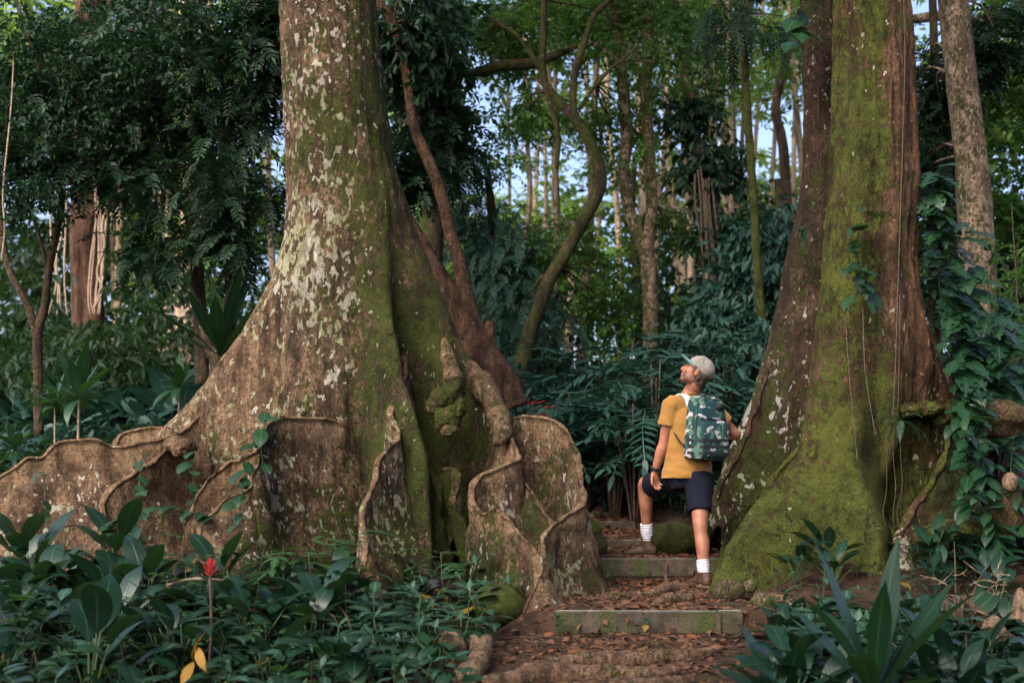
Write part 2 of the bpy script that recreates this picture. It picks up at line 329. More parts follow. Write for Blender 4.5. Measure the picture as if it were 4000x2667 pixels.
# ================================================================ land and path
STEPS = [  # face distance, left px, right px, top py, board height, joints px
    (8.40, 2168, 2905, 2384, .150, (2513, 2806)), (10.30, 2332, 2945, 2181, .146, (2600, 2813)),
    (11.50, 2352, 2606, 2108, .130, (2415,)), (12.50, 2340, 2484, 2037, .110, (2400,)), (13.30, 2300, 2418, 2003, .100, (2340,))]
def stepz(s): return ZC-(s[3]-HZ)/F_PX*s[0]
_py = [-20, 4, 6.5]; _pz = [-.9, -.36, -.17]; 
_b = [-.10, .075, .27, .36, .44]
for s, b in zip(STEPS, _b): _py += [s[0]+.004, s[0]+.052]; _pz += [b, stepz(s)-.012]
_py += [15.5, 20]; _pz += [.8, 1.5]
def corridor(Y):
    c = np.interp(Y, [4, 6.5, 7.4, 8.4, 10.3, 11.5, 12.5, 13.3, 15], [.0, .22, .55, .9, 1.33, 1.2, 1.02, .86, .6])
    w = np.interp(Y, [4, 6.5, 8.4, 10.3, 11.5, 12.5, 13.3, 15], [1.1, .95, .7, .66, .52, .38, .3, .3]); return c, w
def ground(x, y):
    x = np.asarray(x, float); y = np.asarray(y, float)
    g = np.interp(y, [-60, 0, 4, 6.5, 8.4, 9.3, 10, 12, 14, 20, 30, 50, 100, 220], [-3, -.9, -.48, -.27, -.13, -.02, .12, .45, .78, 1.5, 2.7, 4.6, 8, 14])
    g = g+.10*sm(1.2, 3.5, np.abs(x-.9))*sm(5, 9, y)+.13*sm(1.2, 2.3, x)*sm(8.3, 9.4, y)*sm(13, 11, y)
    p = np.interp(y, _py, _pz); c, w = corridor(y)
    k = sm(w+.42, w+.04, np.abs(x-c))*sm(19, 15, y)
    q = np.stack([x, y, 0*x], -1)
    n = (fbm(q*1.1, 5, 4)-.5)*.16*(1-k)+(fbm(q*3.3, 8, 4)-.5)*.075*(.35+.65*(1-k))+(fbm(q*9, 11, 3)-.5)*.03
    return g*(1-k)+p*k+n*sm(220, 30, y)
def gz(x, y): return float(ground(np.array([x]), np.array([y]))[0])
def grid_axis(lo, hi, a, b, step, far):
    core = np.arange(a, b+1e-6, step); l = [a]; r = [b]; d = step
    while l[-1] > lo: d *= far; l.append(l[-1]-d)
    d = step
    while r[-1] < hi: d *= far; r.append(r[-1]+d)
    return np.unique(np.r_[l[::-1], core, r])
gx = grid_axis(-160, 160, -3.6, 4.2, .045, 1.13); gy = grid_axis(-40, 210, 5.2, 14.5, .045, 1.1)
gy = np.unique(np.r_[gy, [s[0]+e for s in STEPS for e in (.002, .054)]])
X, Y = np.meshgrid(gx, gy); Z = ground(X, Y)
mb = MB(); nx = len(gx)
i = np.arange(len(gy)-1)[:, None]*nx; j = np.arange(nx-1)[None]
mb.add(np.stack([X, Y, Z], -1).reshape(-1, 3), np.stack([i+j, i+j+1, i+nx+j+1, i+nx+j], -1).reshape(-1, 4))
tag(mb.obj('ground', M['ground']), kind='structure')
# ---- concrete board steps
slabels = ['nearest and widest concrete board step at the foot of the path', 'concrete board step just below the front boot of the hiker', 'short concrete board step behind the front boot of the hiker',
           'narrow fourth concrete board step up the path beside the curled root', 'highest and farthest of the concrete board steps on the path']
for s, lab in zip(STEPS, slabels):
    d, l, r, t, h, js = s; zt = stepz(s); xs = [(q-2000)/F_PX*d for q in (l,)+js+(r,)]
    e = thing('garden_step', ((xs[0]+xs[-1])/2, d, zt-h), lab, 'step', 'board steps up the path')
    for k in range(len(xs)-1):
        b = MB(); o = R(-.004, .004)
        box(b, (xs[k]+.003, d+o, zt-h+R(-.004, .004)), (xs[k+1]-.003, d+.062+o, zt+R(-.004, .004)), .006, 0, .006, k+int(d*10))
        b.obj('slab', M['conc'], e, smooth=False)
    for q in js[:2]:
        x = (q-2000)/F_PX*d
        b = MB(); box(b, (x-.014, d-.018, zt-h-.06), (x+.014, d-.006, zt-R(.012, .03)), .003, 0, .006, int(x*50)); b.obj('stake', M['woody'], e, smooth=False)
# ---- roots crossing the path, rocks
def lay_root(name, pts, rad, label, mat='root', sink=.35, cat='root', group=None, wob=.16, seed=0, moss=.35, seg=10):
    "a root lying in the soil: (x, y) points on the ground"
    p = cr(np.asarray(pts, float), 40); rr = np.interp(np.linspace(0, 1, 40), np.linspace(0, 1, len(rad)), rad)
    z = ground(p[:, 0], p[:, 1])+rr*(1-2*sink)
    z = z+(fbm(np.c_[p, 0*z]*3, seed, 2)-.5)*.04
    b = MB(); tube(b, np.c_[p, z], rr, seg, 60, wob, np.array([.3, moss, .2, 0]), 0, seed)
    o = b.obj(name, M[mat], origin=(p[20, 0], p[20, 1], z[20])); return tag(o, label, cat, group)
def GP(px, py, Y): q = P(px, py, Y); return (q[0], q[1])
rootdefs = [
    ([GP(2130, 2580, 7.3), GP(2300, 2560, 7.4), GP(2500, 2560, 7.45), GP(2780, 2530, 7.6)], [.05, .06, .055, .03], 'knobbly brown root across the path just below the lowest step'),
    ([GP(1900, 2650, 6.75), GP(2150, 2610, 6.95), GP(2420, 2600, 7.0), GP(2640, 2580, 7.1)], [.05, .075, .06, .03], 'thick mossy root rising across the bottom of the path'),
    ([GP(2250, 2667, 6.55), GP(2500, 2640, 6.7), GP(2700, 2600, 6.9)], [.05, .05, .03], 'lowest root crossing the path at the edge of the frame'),
    ([GP(2330, 2290, 9.2), GP(2480, 2300, 9.3), GP(2640, 2285, 9.6), GP(2760, 2265, 9.9)], [.02, .035, .04, .02], 'thin root across the soil between the two nearest steps'),
    ([GP(2300, 2010, 13.0), GP(2380, 1975, 13.8), GP(2440, 1960, 14.2), GP(2530, 1950, 14.6)], [.06, .07, .05, .04], 'far brown root crossing the top of the stepped path'),
    ([GP(2700, 2350, 9.0), GP(2640, 2352, 8.95), GP(2560, 2375, 8.75)], [.035, .05, .03], 'humped root in front of the rear boot of the hiker'),
    ([GP(2955, 2290, 9.2), GP(3060, 2330, 9.0), GP(3120, 2370, 8.8)], [.03, .04, .03], 'short broken branch lying among stones right of the rear boot')]
for k, (p, r, l) in enumerate(rootdefs): lay_root('surface_root', p, r, l, seed=k*3+1, group='roots on the path')
def rock(px, py, Y, r, label, moss=.9, seed=0, name='rock', mat='rock_moss', amp=.22, z=None, lich=.1, grp='rocks by the path', lip=0.0):
    q = P(px, py, Y); b = MB(); blob(b, q, r, amp, 1.0, seed, np.array([lip, moss, lich, 0]), ICO4)
    return tag(b.obj(name, M[mat], origin=q), label, 'rock', grp)
rock(1950, 2365, 8.75, (.19, .17, .14), 'round boulder thick with green moss under the curled plank root', 1.0, 3)
rock(2622, 2100, 10.9, (.21, .2, .145), 'large mossy boulder behind the knees of the hiker', .75, 5, amp=.34)
rock(2735, 2085, 10.75, (.1, .13, .13), 'smaller mossy boulder right of the largest boulder', .85, 6)
rock(2850, 2305, 9.1, (.12, .11, .085), 'tan stone right of the rear boot of the hiker', .55, 7, lich=.25, lip=.3)
rock(2975, 2350, 8.75, (.075, .09, .075), 'pale stone at the right end of the nearest step', .5, 8, lich=.3, lip=.4)
rock(2930, 2290, 9.3, (.05, .06, .05), 'small pale stone between the larger stones by the boot', .45, 9, lich=.3, lip=.4)
rock(3030, 2380, 8.7, (.07, .07, .05), 'low mossy stone beyond the right end of the nearest step', .6, 10)
rock(2305, 2075, 11.3, (.1, .16, .1), 'mossy mound at the left end of the upper steps', .9, 13)
rock(2335, 2125, 10.8, (.085, .2, .12), 'dark earthy mound left of the second step', .55, 14)
rock(1765, 2525, 7.5, (.085, .08, .11), 'upright tan root knee with mossy sides left of the path', .35, 15, name='root_knee', mat='root', lip=.55)
rock(1862, 2520, 7.55, (.06, .06, .075), 'small tan root knee behind the upright knee', .3, 16, name='root_knee', mat='root', lip=.55)
rock(3945, 1880, 9.4, (.052, .052, .078), 'egg shaped tan root knob amid dark leaves at right edge', .2, 17, name='tree_burl', mat='root', lip=.55, grp='root knobs at the right')
rock(3930, 2000, 9.5, (.14, .12, .2), 'mossy knobbly root column under the egg shaped knob', .55, 18, name='tree_burl', mat='root', grp='root knobs at the right')
rock(3870, 1590, 10.2, (.11, .12, .05), 'rough tan burl on the bank at far right', .4, 19, name='tree_burl', mat='root', lip=.5, grp='root knobs at the right', amp=.4)
rock(3900, 1640, 10.3, (.3, .3, .16), 'dark bank burl under the rough tan burl', .5, 20, name='tree_burl', mat='root', grp='root knobs at the right', amp=.4)
rock(3880, 2480, 7.6, (.075, .08, .12), 'tan root knee in the lower right undergrowth', .3, 21, name='root_knee', mat='root', lip=.5, grp='root knobs at the right')
rock(3985, 2400, 7.8, (.05, .06, .16), 'tall pale root knee cut by the right edge', .15, 22, name='root_knee', mat='root', lip=.6, grp='root knobs at the right')
rock(3830, 2420, 7.9, (.05, .06, .06), 'small tan root knee left of the tall pale one', .3, 23, name='root_knee', mat='root', lip=.5, grp='root knobs at the right')
b = MB(); tube(b, [P(1790, 2680, 6.9), P(1840, 2620, 7.0), P(1880, 2560, 7.2), P(1900, 2500, 7.5)], [.075, .07, .06, .04], 14, 40, .12, np.array([.45, .35, .2, 0]), 0, 4)
tag(b.obj('surface_root', M['root'], origin=P(1850, 2600, 7.1)), 'pale thick root leaving the frame bottom left of the path', 'root', 'roots on the path')
# ================================================================ the two great trees
def plank(mb, top, n=110, th=.055, flare=.16, lean=(0, 0), lip=.035, moss=.5, lich=.3, seed=0, k=22, und=.05, bot=None, bump=.035, mlow=.25, lipw=.08, sink=.12, pw=1.25, lipc=1.0):
    """a plank root: a thin wall that follows the points `top`, stands on the ground, thickens downwards and carries a rounded, rolled lip"""
    th = th*.62
    q = cr(np.asarray(top, float), n); q[:, 2] += (fbm(q*2.2, seed+60, 2)-.5)*.05+(fbm(q*9, seed+61, 2)-.5)*.016
    d = np.gradient(q[:, :2], axis=0); d /= np.linalg.norm(d, axis=1)[:, None]+1e-9
    for _ in range(3): d[1:-1] = (d[:-2]+2*d[1:-1]+d[2:])/4
    d /= np.linalg.norm(d, axis=1)[:, None]+1e-9
    nn = np.stack([-d[:, 1], d[:, 0]], 1)
    v = np.linspace(0, 1, k)**.8
    lean = np.asarray(lean, float)
    if lean.ndim == 1: lean = np.tile(lean, (2, 1))
    ln = np.stack([np.interp(np.linspace(0, 1, n), np.linspace(0, 1, len(lean)), lean[:, a]) for a in (0, 1)], 1)
    zb = ground(q[:, 0]+ln[:, 0], q[:, 1]+ln[:, 1])-sink
    hgt = np.maximum(q[:, 2]-zb, .02)
    prof = []                                     # (height fraction, half thickness, lip distance) up one side and down the other
    half = th/2+flare*1.2*(1-v)**pw; lip = th/2*1.04
    arc = np.linspace(0, math.pi, 9)
    rows_v = np.r_[v, np.full(9, 1.0), v[::-1]]
    rows_t = np.r_[half, (lip)*np.cos(arc), -half[::-1]]
    rows_up = np.r_[np.zeros(k), lip*np.sin(arc)+.0, np.zeros(k)]
    m = len(rows_v)
    c = q[:, None, :2]+ln[:, None]*(1-rows_v[None, :, None])**1.5
    z = zb[:, None]+rows_v[None]*hgt[:, None]-lip+rows_up[None]
    fl = np.clip(hgt/.5, .25, 1)[:, None]
    tt = np.where(np.abs(rows_t) > th/2+.001, np.sign(rows_t)*(th/2)+(rows_t-np.sign(rows_t)*th/2)*fl, rows_t*1.0)
    V = np.concatenate([c+nn[:, None]*tt[..., None], z[..., None]], -1)
    w = (fbm(np.stack([np.broadcast_to(np.linspace(0, n*.02, n)[:, None], z.shape), z*1.6, 0*z+seed], -1)*2.2, seed, 3)-.5)*2*und
    w = w+(fbm(np.stack([np.broadcast_to(np.linspace(0, n*.02, n)[:, None], z.shape), z*.8, 0*z+seed], -1)*1.1, seed+2, 2)-.5)*.22*(1-rows_v[None]**3)
    V[..., :2] += nn[:, None]*w[..., None]
    b = (fbm(V*6.5, seed+3, 4)-.5)*2*bump; sg = np.sign(rows_t)[None]
    ww = (fbm(V*np.array([5, 5, 16]), seed+9, 3)-.5)*bump*.8
    V[..., :2] += nn[:, None]*((b+ww)*sg)[..., None]
    V[..., 2] += (fbm(V*9, seed+5, 3)-.5)*.014*sm(.5, 1, rows_v)[None]
    dist = (1-rows_v[None])*hgt[:, None]
    L = np.exp(-(dist/(lipw*2.6))**1.0)*(.62+.7*(fbm(V*2.5, seed+15, 3)-.35))*lipc
    G = np.clip(moss+mlow*(rows_v[None] < .6)*.5+(fbm(V*1.7, seed+20, 3)-.5)*1.1-L*.4, 0, 1)
    B = np.clip(lich+(fbm(V*1.4, seed+30, 3)-.5)*1.2-L*.3, 0, 1)
    mask = np.stack(np.broadcast_arrays(L, G, B, 0*L), -1).reshape(-1, 4)
    i = np.arange(n-1)[:, None]*m; j = np.arange(m-1)[None]
    Q = np.stack([i+j, i+m+j, i+m+j+1, i+j+1], -1).reshape(-1, 4)
    V = V.reshape(-1, 3)
    e = (n-1)*m; T = []
    cA, cB = V[:m].mean(0), V[e:].mean(0); nV = len(V)
    V = np.vstack([V, cA, cB]); mask = np.vstack([mask, mask[0], mask[-1]])
    T = [[nV, jj, jj+1] for jj in range(m-1)]+[[nV+1, e+jj+1, e+jj] for jj in range(m-1)]
    mb.add(V, Q, np.array(T), None, mask)
def PP(l): return [P(*a) for a in l]
def trunk(mb, Y, zl, cx, core, lobes, seed=0, seg=220, dz=.03, ztop=14., taper=.25, mfun=None, lean=(0, 0), bump=.02, fold=.3):
    """a fluted trunk: radius by angle and height; lobes = (angle at heights, amplitude at heights, width at heights)"""
    z = np.r_[np.arange(zl[0], 5.4, dz), np.arange(5.5, ztop, .25)]
    th = np.linspace(0, 2*math.pi, seg, endpoint=False)
    Zg, Tg = np.meshgrid(z, th, indexing='ij')
    ip = lambda tab: np.interp(z, [a for a, _ in tab], [b for _, b in tab])[:, None]
    r = ip(core)+0*Tg
    for ang, amp, wid in lobes:
        dth = (Tg-np.radians(ip(ang))+math.pi) % (2*math.pi)-math.pi
        r = r+ip(amp)*np.exp(-(dth/np.radians(ip(wid)))**2)
    c = ip(cx)
    q = np.stack([np.cos(Tg)*.55, np.sin(Tg)*.55, Zg*.5], -1)
    r = r*(1+(fbm(q*3, seed, 4)-.5)*.16*sm(6, 0, Zg)+(fbm(q*3, seed+1, 3)-.5)*.05)
    r = r+(fbm(np.stack([np.cos(Tg)*3.2, np.sin(Tg)*3.2, Zg*.7], -1), seed+24, 3)-.5)*fold*sm(2.6, .3, Zg)
    r = r+(fbm(np.stack([np.cos(Tg)*5, np.sin(Tg)*5, Zg*1.1], -1), seed+4, 4)-.5)*bump*2+(fbm(np.stack([np.cos(Tg)*4, np.sin(Tg)*4, Zg*14], -1), seed+8, 3)-.5)*bump*.7
    r = r+(fbm(np.stack([np.cos(Tg)*9, np.sin(Tg)*9, Zg*2.6], -1), seed+14, 4)-.5)*bump*1.5+(fbm(np.stack([np.cos(Tg)*16, np.sin(Tg)*16, Zg*9], -1), seed+18, 3)-.5)*bump*.9
    X = c+r*np.cos(Tg); Yy = Y+r*np.sin(Tg)+lean[1]*Zg
    V = np.stack([X, Yy, Zg], -1)
    mask = mfun(V, seed) if mfun else np.zeros(V.shape[:2]+(4,))
    nz_, ns = len(z), seg
    i = np.arange(nz_-1)[:, None]*ns; j = np.arange(ns)[None]; j2 = (j+1) % ns
    mb.add(V.reshape(-1, 3), np.stack([i+j, i+j2, i+ns+j2, i+ns+j], -1).reshape(-1, 4), None, None, mask.reshape(-1, 4))
    return z
# ---------------------------------------------------------------- left tree
YL = 11.0
def zp(py, Y=YL): return ZC-(py-HZ)/F_PX*Y
def xp(px, Y=YL): return (px-2000)/F_PX*Y
left = thing('buttress_tree', (xp(1300), YL, .3), 'huge pale mottled tree with snaking plank roots left of the path', 'tree', 'great buttress trees')
cxL = [(zp(2400), xp(1330)), (zp(1500), xp(1335)), (zp(1000), xp(1345)), (zp(700), xp(1338)), (zp(300), xp(1303)), (zp(0), xp(1281)), (8., xp(1250)), (16, xp(1230))]
coreL = [(-.5, .8), (zp(1800), .68), (zp(1500), .58), (zp(1200), .52), (zp(900), .475), (zp(600), .455), (zp(300), .43), (zp(0), .405), (9., .33), (16, .2)]
za = [zp(2300), zp(1800), zp(1500), zp(1300), zp(1100), zp(950), zp(800), zp(650)]
tab = lambda *v: list(zip(za, v))
lobesL = [
    (tab(182, 182, 182, 182, 182, 182, 182, 182), tab(1.5, 1.15, .57, .30, .12, .03, .0, .0), tab(9, 10, 13, 19, 26, 34, 40, 40)),
    (tab(-14, -12, -9, -6, -4, 0, 0, 0), tab(.9, .82, .66, .44, .28, .17, .09, .0), tab(9, 10, 12, 16, 20, 24, 30, 40)),
    (tab(-58, -56, -54, -52, -50, -48, -46, -45), tab(.95, .75, .42, .22, .12, .07, .04, .0), tab(8, 8, 9, 10, 13, 16, 20, 30)),
    (tab(-118, -118, -116, -114, -112, -110, -110, -110), tab(.5, .2, .06, .0, .0, .0, .0, .0), tab(16, 16, 18, 20, 20, 20, 20, 20)),
    (tab(100, 100, 100, 100, 100, 100, 100, 100), tab(1., .8, .4, .2, .1, .0, .0, .0), tab(12, 12, 14, 16, 20, 20, 20, 20)),
    (tab(40, 40, 40, 40, 40, 40, 40, 40), tab(.8, .6, .4, .2, .1, .0, .0, .0), tab(12, 12, 14, 16, 20, 20, 20, 20))]
def maskL(V, seed):
    x, z = V[..., 0]-np.interp(V[..., 2], [a for a, _ in cxL], [b for _, b in cxL])*1.0, V[..., 2]
    n1 = fbm(V*1.3, seed+40, 3)-.5
    G = np.clip(.34+.2*sm(-.05, .42, x)+.14*sm(2.2, .8, z)+n1*.8-.1*sm(-.2, -.5, x), 0, 1)
    B = np.clip(.58-.3*sm(-.05, .4, x)+.06*sm(1.5, 3.5, z)+(fbm(V*1.1, seed+50, 3)-.5)*.9, 0, 1)
    L = np.clip(.12*sm(-.3, -.6, x)+.25*sm(2.2, 1, z)*sm(0, -.4, x), 0, 1)
    return np.stack([L, G, B, 0*x], -1)
mb = MB(); trunk(mb, YL, (-.4, 16), cxL, coreL, lobesL, 3, 260, .028, 17., mfun=maskL); mb.obj('trunk', M['bark_hero'], left)
planksL = [
    # far left wall of root and the low plank behind it
    (PP([(1080, 1200, 11.0), (960, 1380, 10.98), (860, 1500, 10.95), (759, 1633, 10.9), (689, 1685, 10.8), (625, 1709, 10.7), (548, 1722, 10.6), (510, 1733, 10.55), (443, 1736, 10.5), (408, 1723, 10.45), (376, 1709, 10.42), (319, 1712, 10.4), (255, 1716, 10.35), (204, 1735, 10.3), (160, 1783, 10.25), (108, 1778, 10.2), (64, 1812, 10.15), (0, 1850, 10.1), (-90, 1900, 10.0), (-250, 2020, 9.9)]), dict(n=170, th=.07, flare=.28, lean=(0, -.22), moss=.12, lich=.38, seed=11, und=.05, lipw=.16, mlow=.2)),
    (PP([(850, 1560, 11.3), (759, 1632, 11.3), (650, 1655, 11.35), (574, 1660, 11.35), (497, 1679, 11.3), (459, 1703, 11.25), (443, 1735, 11.2), (420, 1790, 11.15)]), dict(n=80, th=.07, flare=.1, moss=.05, lich=.3, seed=12, lipw=.35)),
    (PP([(800, 1600, 10.85), (740, 1650, 10.75), (690, 1690, 10.6), (660, 1720, 10.5), (635, 1755, 10.4), (600, 1795, 10.3), (555, 1815, 10.2), (500, 1850, 10.1), (430, 1900, 10.0), (400, 1960, 9.9), (402, 2060, 9.8)]), dict(n=80, th=.07, flare=.3, lean=(-.0, -.12), moss=.1, lich=.4, seed=13, lipw=.1, pw=1.6)),
    # arched wall in front
    (PP([(1420, 1760, 10.45), (1368, 1692, 10.36), (1330, 1650, 10.25), (1280, 1632, 10.15), (1190, 1626, 10.0), (1100, 1620, 9.85), (1045, 1640, 9.72), (1022, 1675, 9.62), (1010, 1750, 9.56), (1002, 1800, 9.52), (972, 1850, 9.48), (955, 1905, 9.44), (880, 1945, 9.38), (845, 1985, 9.33), (800, 2020, 9.28), (775, 2080, 9.22), (740, 2150, 9.15), (700, 2230, 9.05), (660, 2290, 8.95)]), dict(n=150, th=.065, flare=.2, lean=(0, -.12), moss=.42, lich=.42, seed=14, und=.045, lipw=.07)),
    (PP([(1020, 1740, 9.95), (935, 1790, 9.85), (890, 1800, 9.8), (850, 1845, 9.72), (800, 1890, 9.65), (760, 1955, 9.58), (720, 2040, 9.5)]), dict(n=70, th=.05, flare=.16, moss=.15, lich=.3, seed=15, lipw=.08)),
    # tall front plank pointing at the viewer
    (PP([(1575, 1330, 10.85), (1578, 1420, 10.6), (1562, 1490, 10.4), (1553, 1545, 10.25), (1528, 1605, 10.05), (1540, 1640, 9.95), (1550, 1690, 9.85), (1522, 1740, 9.72), (1484, 1775, 9.6), (1470, 1800, 9.55), (1462, 1860, 9.48), (1440, 1925, 9.4), (1422, 1990, 9.33), (1425, 2060, 9.27), (1428, 2130, 9.2), (1415, 2210, 9.14), (1395, 2300, 9.08), (1365, 2390, 8.98), (1330, 2470, 8.9)]), dict(n=150, th=.06, flare=.26, lean=(.1, .0), moss=.33, lich=.62, seed=16, und=.04, lipw=.075, pw=1.5)),
    (PP([(1590, 1560, 10.8), (1608, 1610, 10.5), (1635, 1700, 10.35), (1655, 1790, 10.25), (1690, 1870, 10.15), (1712, 1950, 10.05), (1722, 2040, 9.98)]), dict(n=60, th=.06, flare=.2, lean=(-.1, 0), moss=.65, lich=.25, seed=17, lipw=.05, pw=1.6)),
    (PP([(1700, 1840, 10.3), (1740, 1822, 10.25), (1775, 1830, 10.2), (1782, 1870, 10.12), (1770, 1960, 10.05)]), dict(n=50, th=.09, flare=.12, moss=.85, lich=.1, seed=18, lipw=.03)),
    # right hand plank that snakes to the front
    (PP([(1700, 1140, 10.95), (1745, 1270, 10.92), (1775, 1370, 10.88), (1830, 1425, 10.85), (1872, 1462, 10.8), (1905, 1505, 10.7), (1935, 1535, 10.6), (1955, 1590, 10.45), (1985, 1650, 10.3), (2000, 1700, 10.15), (2018, 1745, 10.0), (2024, 1785, 9.88), (1985, 1805, 9.78), (1930, 1828, 9.72), (1880, 1850, 9.66), (1848, 1885, 9.58), (1842, 1940, 9.5), (1860, 1975, 9.42), (1893, 1998, 9.34), (1918, 1982, 9.27), (1945, 1980, 9.2), (1985, 2022, 9.12), (2030, 2080, 9.04), (2075, 2125, 8.97), (2104, 2165, 8.9), (2106, 2220, 8.84), (2090, 2290, 8.77), (2055, 2360, 8.7), (2010, 2420, 8.62), (1968, 2480, 8.55), (1945, 2530, 8.48)]), dict(n=230, th=.06, flare=.13, lean=((0, 0), (0, 0), (.05, .1), (.12, .0)), moss=.42, lich=.42, seed=19, und=.03, lipw=.08)),
    (PP([(1960, 1760, 10.2), (2010, 1830, 10.1), (2045, 1875, 9.95), (2075, 1915, 9.8), (2110, 1980, 9.6), (2150, 2050, 9.35)]), dict(n=60, th=.06, flare=.12, lean=(-.05, 0), moss=.55, lich=.3, seed=20, lipw=.06)),
    # rounded slab that loops round behind it
    (PP([(1930, 1600, 10.85), (1975, 1650, 10.75), (2010, 1632, 10.68), (2055, 1620, 10.6), (2110, 1622, 10.52), (2150, 1630, 10.45), (2195, 1655, 10.36), (2230, 1692, 10.25), (2252, 1740, 10.12), (2262, 1800, 9.97), (2268, 1860, 9.82), (2276, 1920, 9.68), (2270, 1958, 9.56), (2232, 1992, 9.44), (2185, 2025, 9.32), (2140, 2062, 9.2), (2114, 2095, 9.1), (2118, 2150, 9.0), (2126, 2230, 8.94)]), dict(n=170, th=.055, flare=.11, lean=((0, 0), (.0, .0), (.1, -.02), (.03, -.1)), moss=.42, lich=.45, seed=21, und=.03, lipw=.07)),
    (PP([(2120, 2180, 8.98), (2132, 2270, 8.9), (2150, 2350, 8.82), (2160, 2420, 8.74)]), dict(n=40, th=.05, flare=.12, moss=.6, lich=.25, seed=22, lipw=.04)),
]
for pts, kw in planksL:
    b = MB(); plank(b, pts, **kw); b.obj('plank_root', M['bark_hero'], left)
def knot(parent, mat, specs, name='burl'):
    b = MB()
    for k, (px, py, Y, r, moss, lip) in enumerate(specs): blob(b, P(px, py, Y), np.array(r)*1.0, .3, 1.7, k+int(px), np.array([lip, moss, .2, 0]), ICO5)
    return b.obj(name, M[mat], parent)
knot(left, 'bark_hero', [(722, 1752, 10.3, (.1, .13, .085), .15, .5), (690, 1735, 10.38, (.1, .12, .07), .1, .45)])
knot(left, 'bark_hero', [(1745, 1555, 10.24, (.14, .16, .13), .75, .25), (1778, 1600, 10.18, (.085, .09, .085), .55, .35), (1703, 1585, 10.22, (.085, .09, .08), .6, .35), (1748, 1630, 10.18, (.105, .11, .12), .75, .15), (1755, 1682, 10.14, (.07, .08, .06), .5, .35), (1782, 1505, 10.36, (.08, .12, .12), .7, .2), (1728, 1655, 10.18, (.06, .07, .07), .75, .2), (1772, 1650, 10.16, (.055, .06, .06), .7, .2)], 'hanging_burl')
b = MB(); tube(b, [P(1735, 1330, 10.75), P(1752, 1400, 10.55), P(1762, 1450, 10.42), P(1775, 1500, 10.3)], [.03, .065, .07, .09], 14, 40, .15, np.array([.5, .4, .1, 0]), 0, 5); b.obj('hanging_root', M['bark_hero'], left)
b = MB(); tube(b, PP([(1800, 1400, 10.9), (1845, 1468, 10.82), (1888, 1516, 10.7), (1925, 1580, 10.53), (1950, 1640, 10.36), (1966, 1690, 10.18), (1942, 1732, 10.08)]), [.05, .1, .115, .085, .1, .08, .035], 26, 130, .26, np.array([.3, .4, .2, 0]), 0, 8); b.obj('lip_burl', M['bark_hero'], left)
# ---------------------------------------------------------------- right tree
YR = 10.9
right = thing('buttress_tree', (xp(3400, YR), YR, .3), 'great moss covered tree with red streaked trunk right of the hiker', 'tree', 'great buttress trees')
xr = lambda p: xp(p, YR); zr = lambda p: zp(p, YR)
cxR = [(zr(2300), xr(3400)), (zr(1700), xr(3420)), (zr(1300), xr(3395)), (zr(1000), xr(3390)), (zr(700), xr(3415)), (zr(300), xr(3412)), (zr(0), xr(3402)), (9, xr(3390)), (16, xr(3380))]
coreR = [(-.5, .5), (zr(2000), .5), (zr(1700), .5), (zr(1500), .48), (zr(1300), .425), (zr(1100), .385), (zr(900), .375), (zr(600), .355), (zr(300), .325), (zr(0), .302), (9, .27), (16, .18)]
za = [zr(2300), zr(1800), zr(1600), zr(1400), zr(1250), zr(1000), zr(800), zr(650)]
za = [zr(2300), zr(2050), zr(1900), zr(1800), zr(1600), zr(1400), zr(1250), zr(1000)]
K = lambda v: tab(*([v]*8))
lobesR = [
    (K(-2), tab(.3, .3, .3, .3, .28, .14, .05, .0), tab(14, 14, 14, 14, 16, 20, 24, 30)),
    (tab(-143, -143, -145, -148, -150, -150, -155, -160), tab(1.15, .85, .5, .27, .18, .12, .08, .02), tab(19, 19, 19, 19, 18, 20, 24, 26)),
    (tab(-140, -141, -144, -147, -150, -150, -155, -160), tab(.16, .2, .16, .1, .05, .0, .0, .0), K(6)),
    (tab(-102, -105, -112, -117, -120, -120, -120, -120), tab(.86, .74, .5, .36, .2, .11, .07, .03), tab(13, 12, 12, 12, 12, 15, 18, 20)),
    (tab(-101, -103, -109, -114, -118, -120, -120, -120), tab(.12, .16, .14, .1, .05, .03, .0, .0), K(5)),
    (K(-130), tab(.5, .34, .26, .18, .06, .0, .0, .0), tab(16, 15, 15, 14, 14, 15, 18, 20)),
    (tab(-72, -70, -66, -60, -50, -50, -50, -50), tab(-.36, -.4, -.41, -.37, -.1, .0, .0, .0), tab(20, 24, 28, 25, 16, 15, 18, 20)),
    (K(90), tab(.9, .75, .66, .6, .4, .2, .1, .0), tab(16, 16, 16, 16, 18, 20, 22, 22)),
    (K(-75), tab(.0, .0, .0, .0, .0, .03, .04, .04), K(14)), (K(-38), tab(.0, .0, .0, .0, .02, .04, .04, .03), K(10))]
def maskR(V, seed):
    x, z = V[..., 0]-np.interp(V[..., 2], [a for a, _ in cxR], [b for _, b in cxR]), V[..., 2]
    n1 = fbm(V*1.5, seed+40, 3)-.5
    G = np.clip(.58+.06*sm(2.0, 1.1, z)+.16*sm(.06, -.12, x)-.34*sm(-.08, .1, x)*sm(1.5, 2.6, z)-.2*sm(.15, .4, x)*sm(.7, 1.6, z)+n1*.9, 0, 1)
    B = np.clip(.16+.25*sm(.2, .5, x)*sm(2.6, 1.2, z)+(fbm(V*1.1, seed+50, 3)-.5)*.6, 0, 1)
    return np.stack([0*x, G, B, 0*x], -1)
mb = MB(); trunk(mb, YR, (-.4, 16), cxR, coreR, lobesR, 23, 240, .028, 17., mfun=maskR, bump=.03, fold=.55); mb.obj('trunk', M['bark_moss'], right)
YQ = 11.6; xq = lambda p: xp(p, YQ); zq = lambda p: zp(p, YQ)
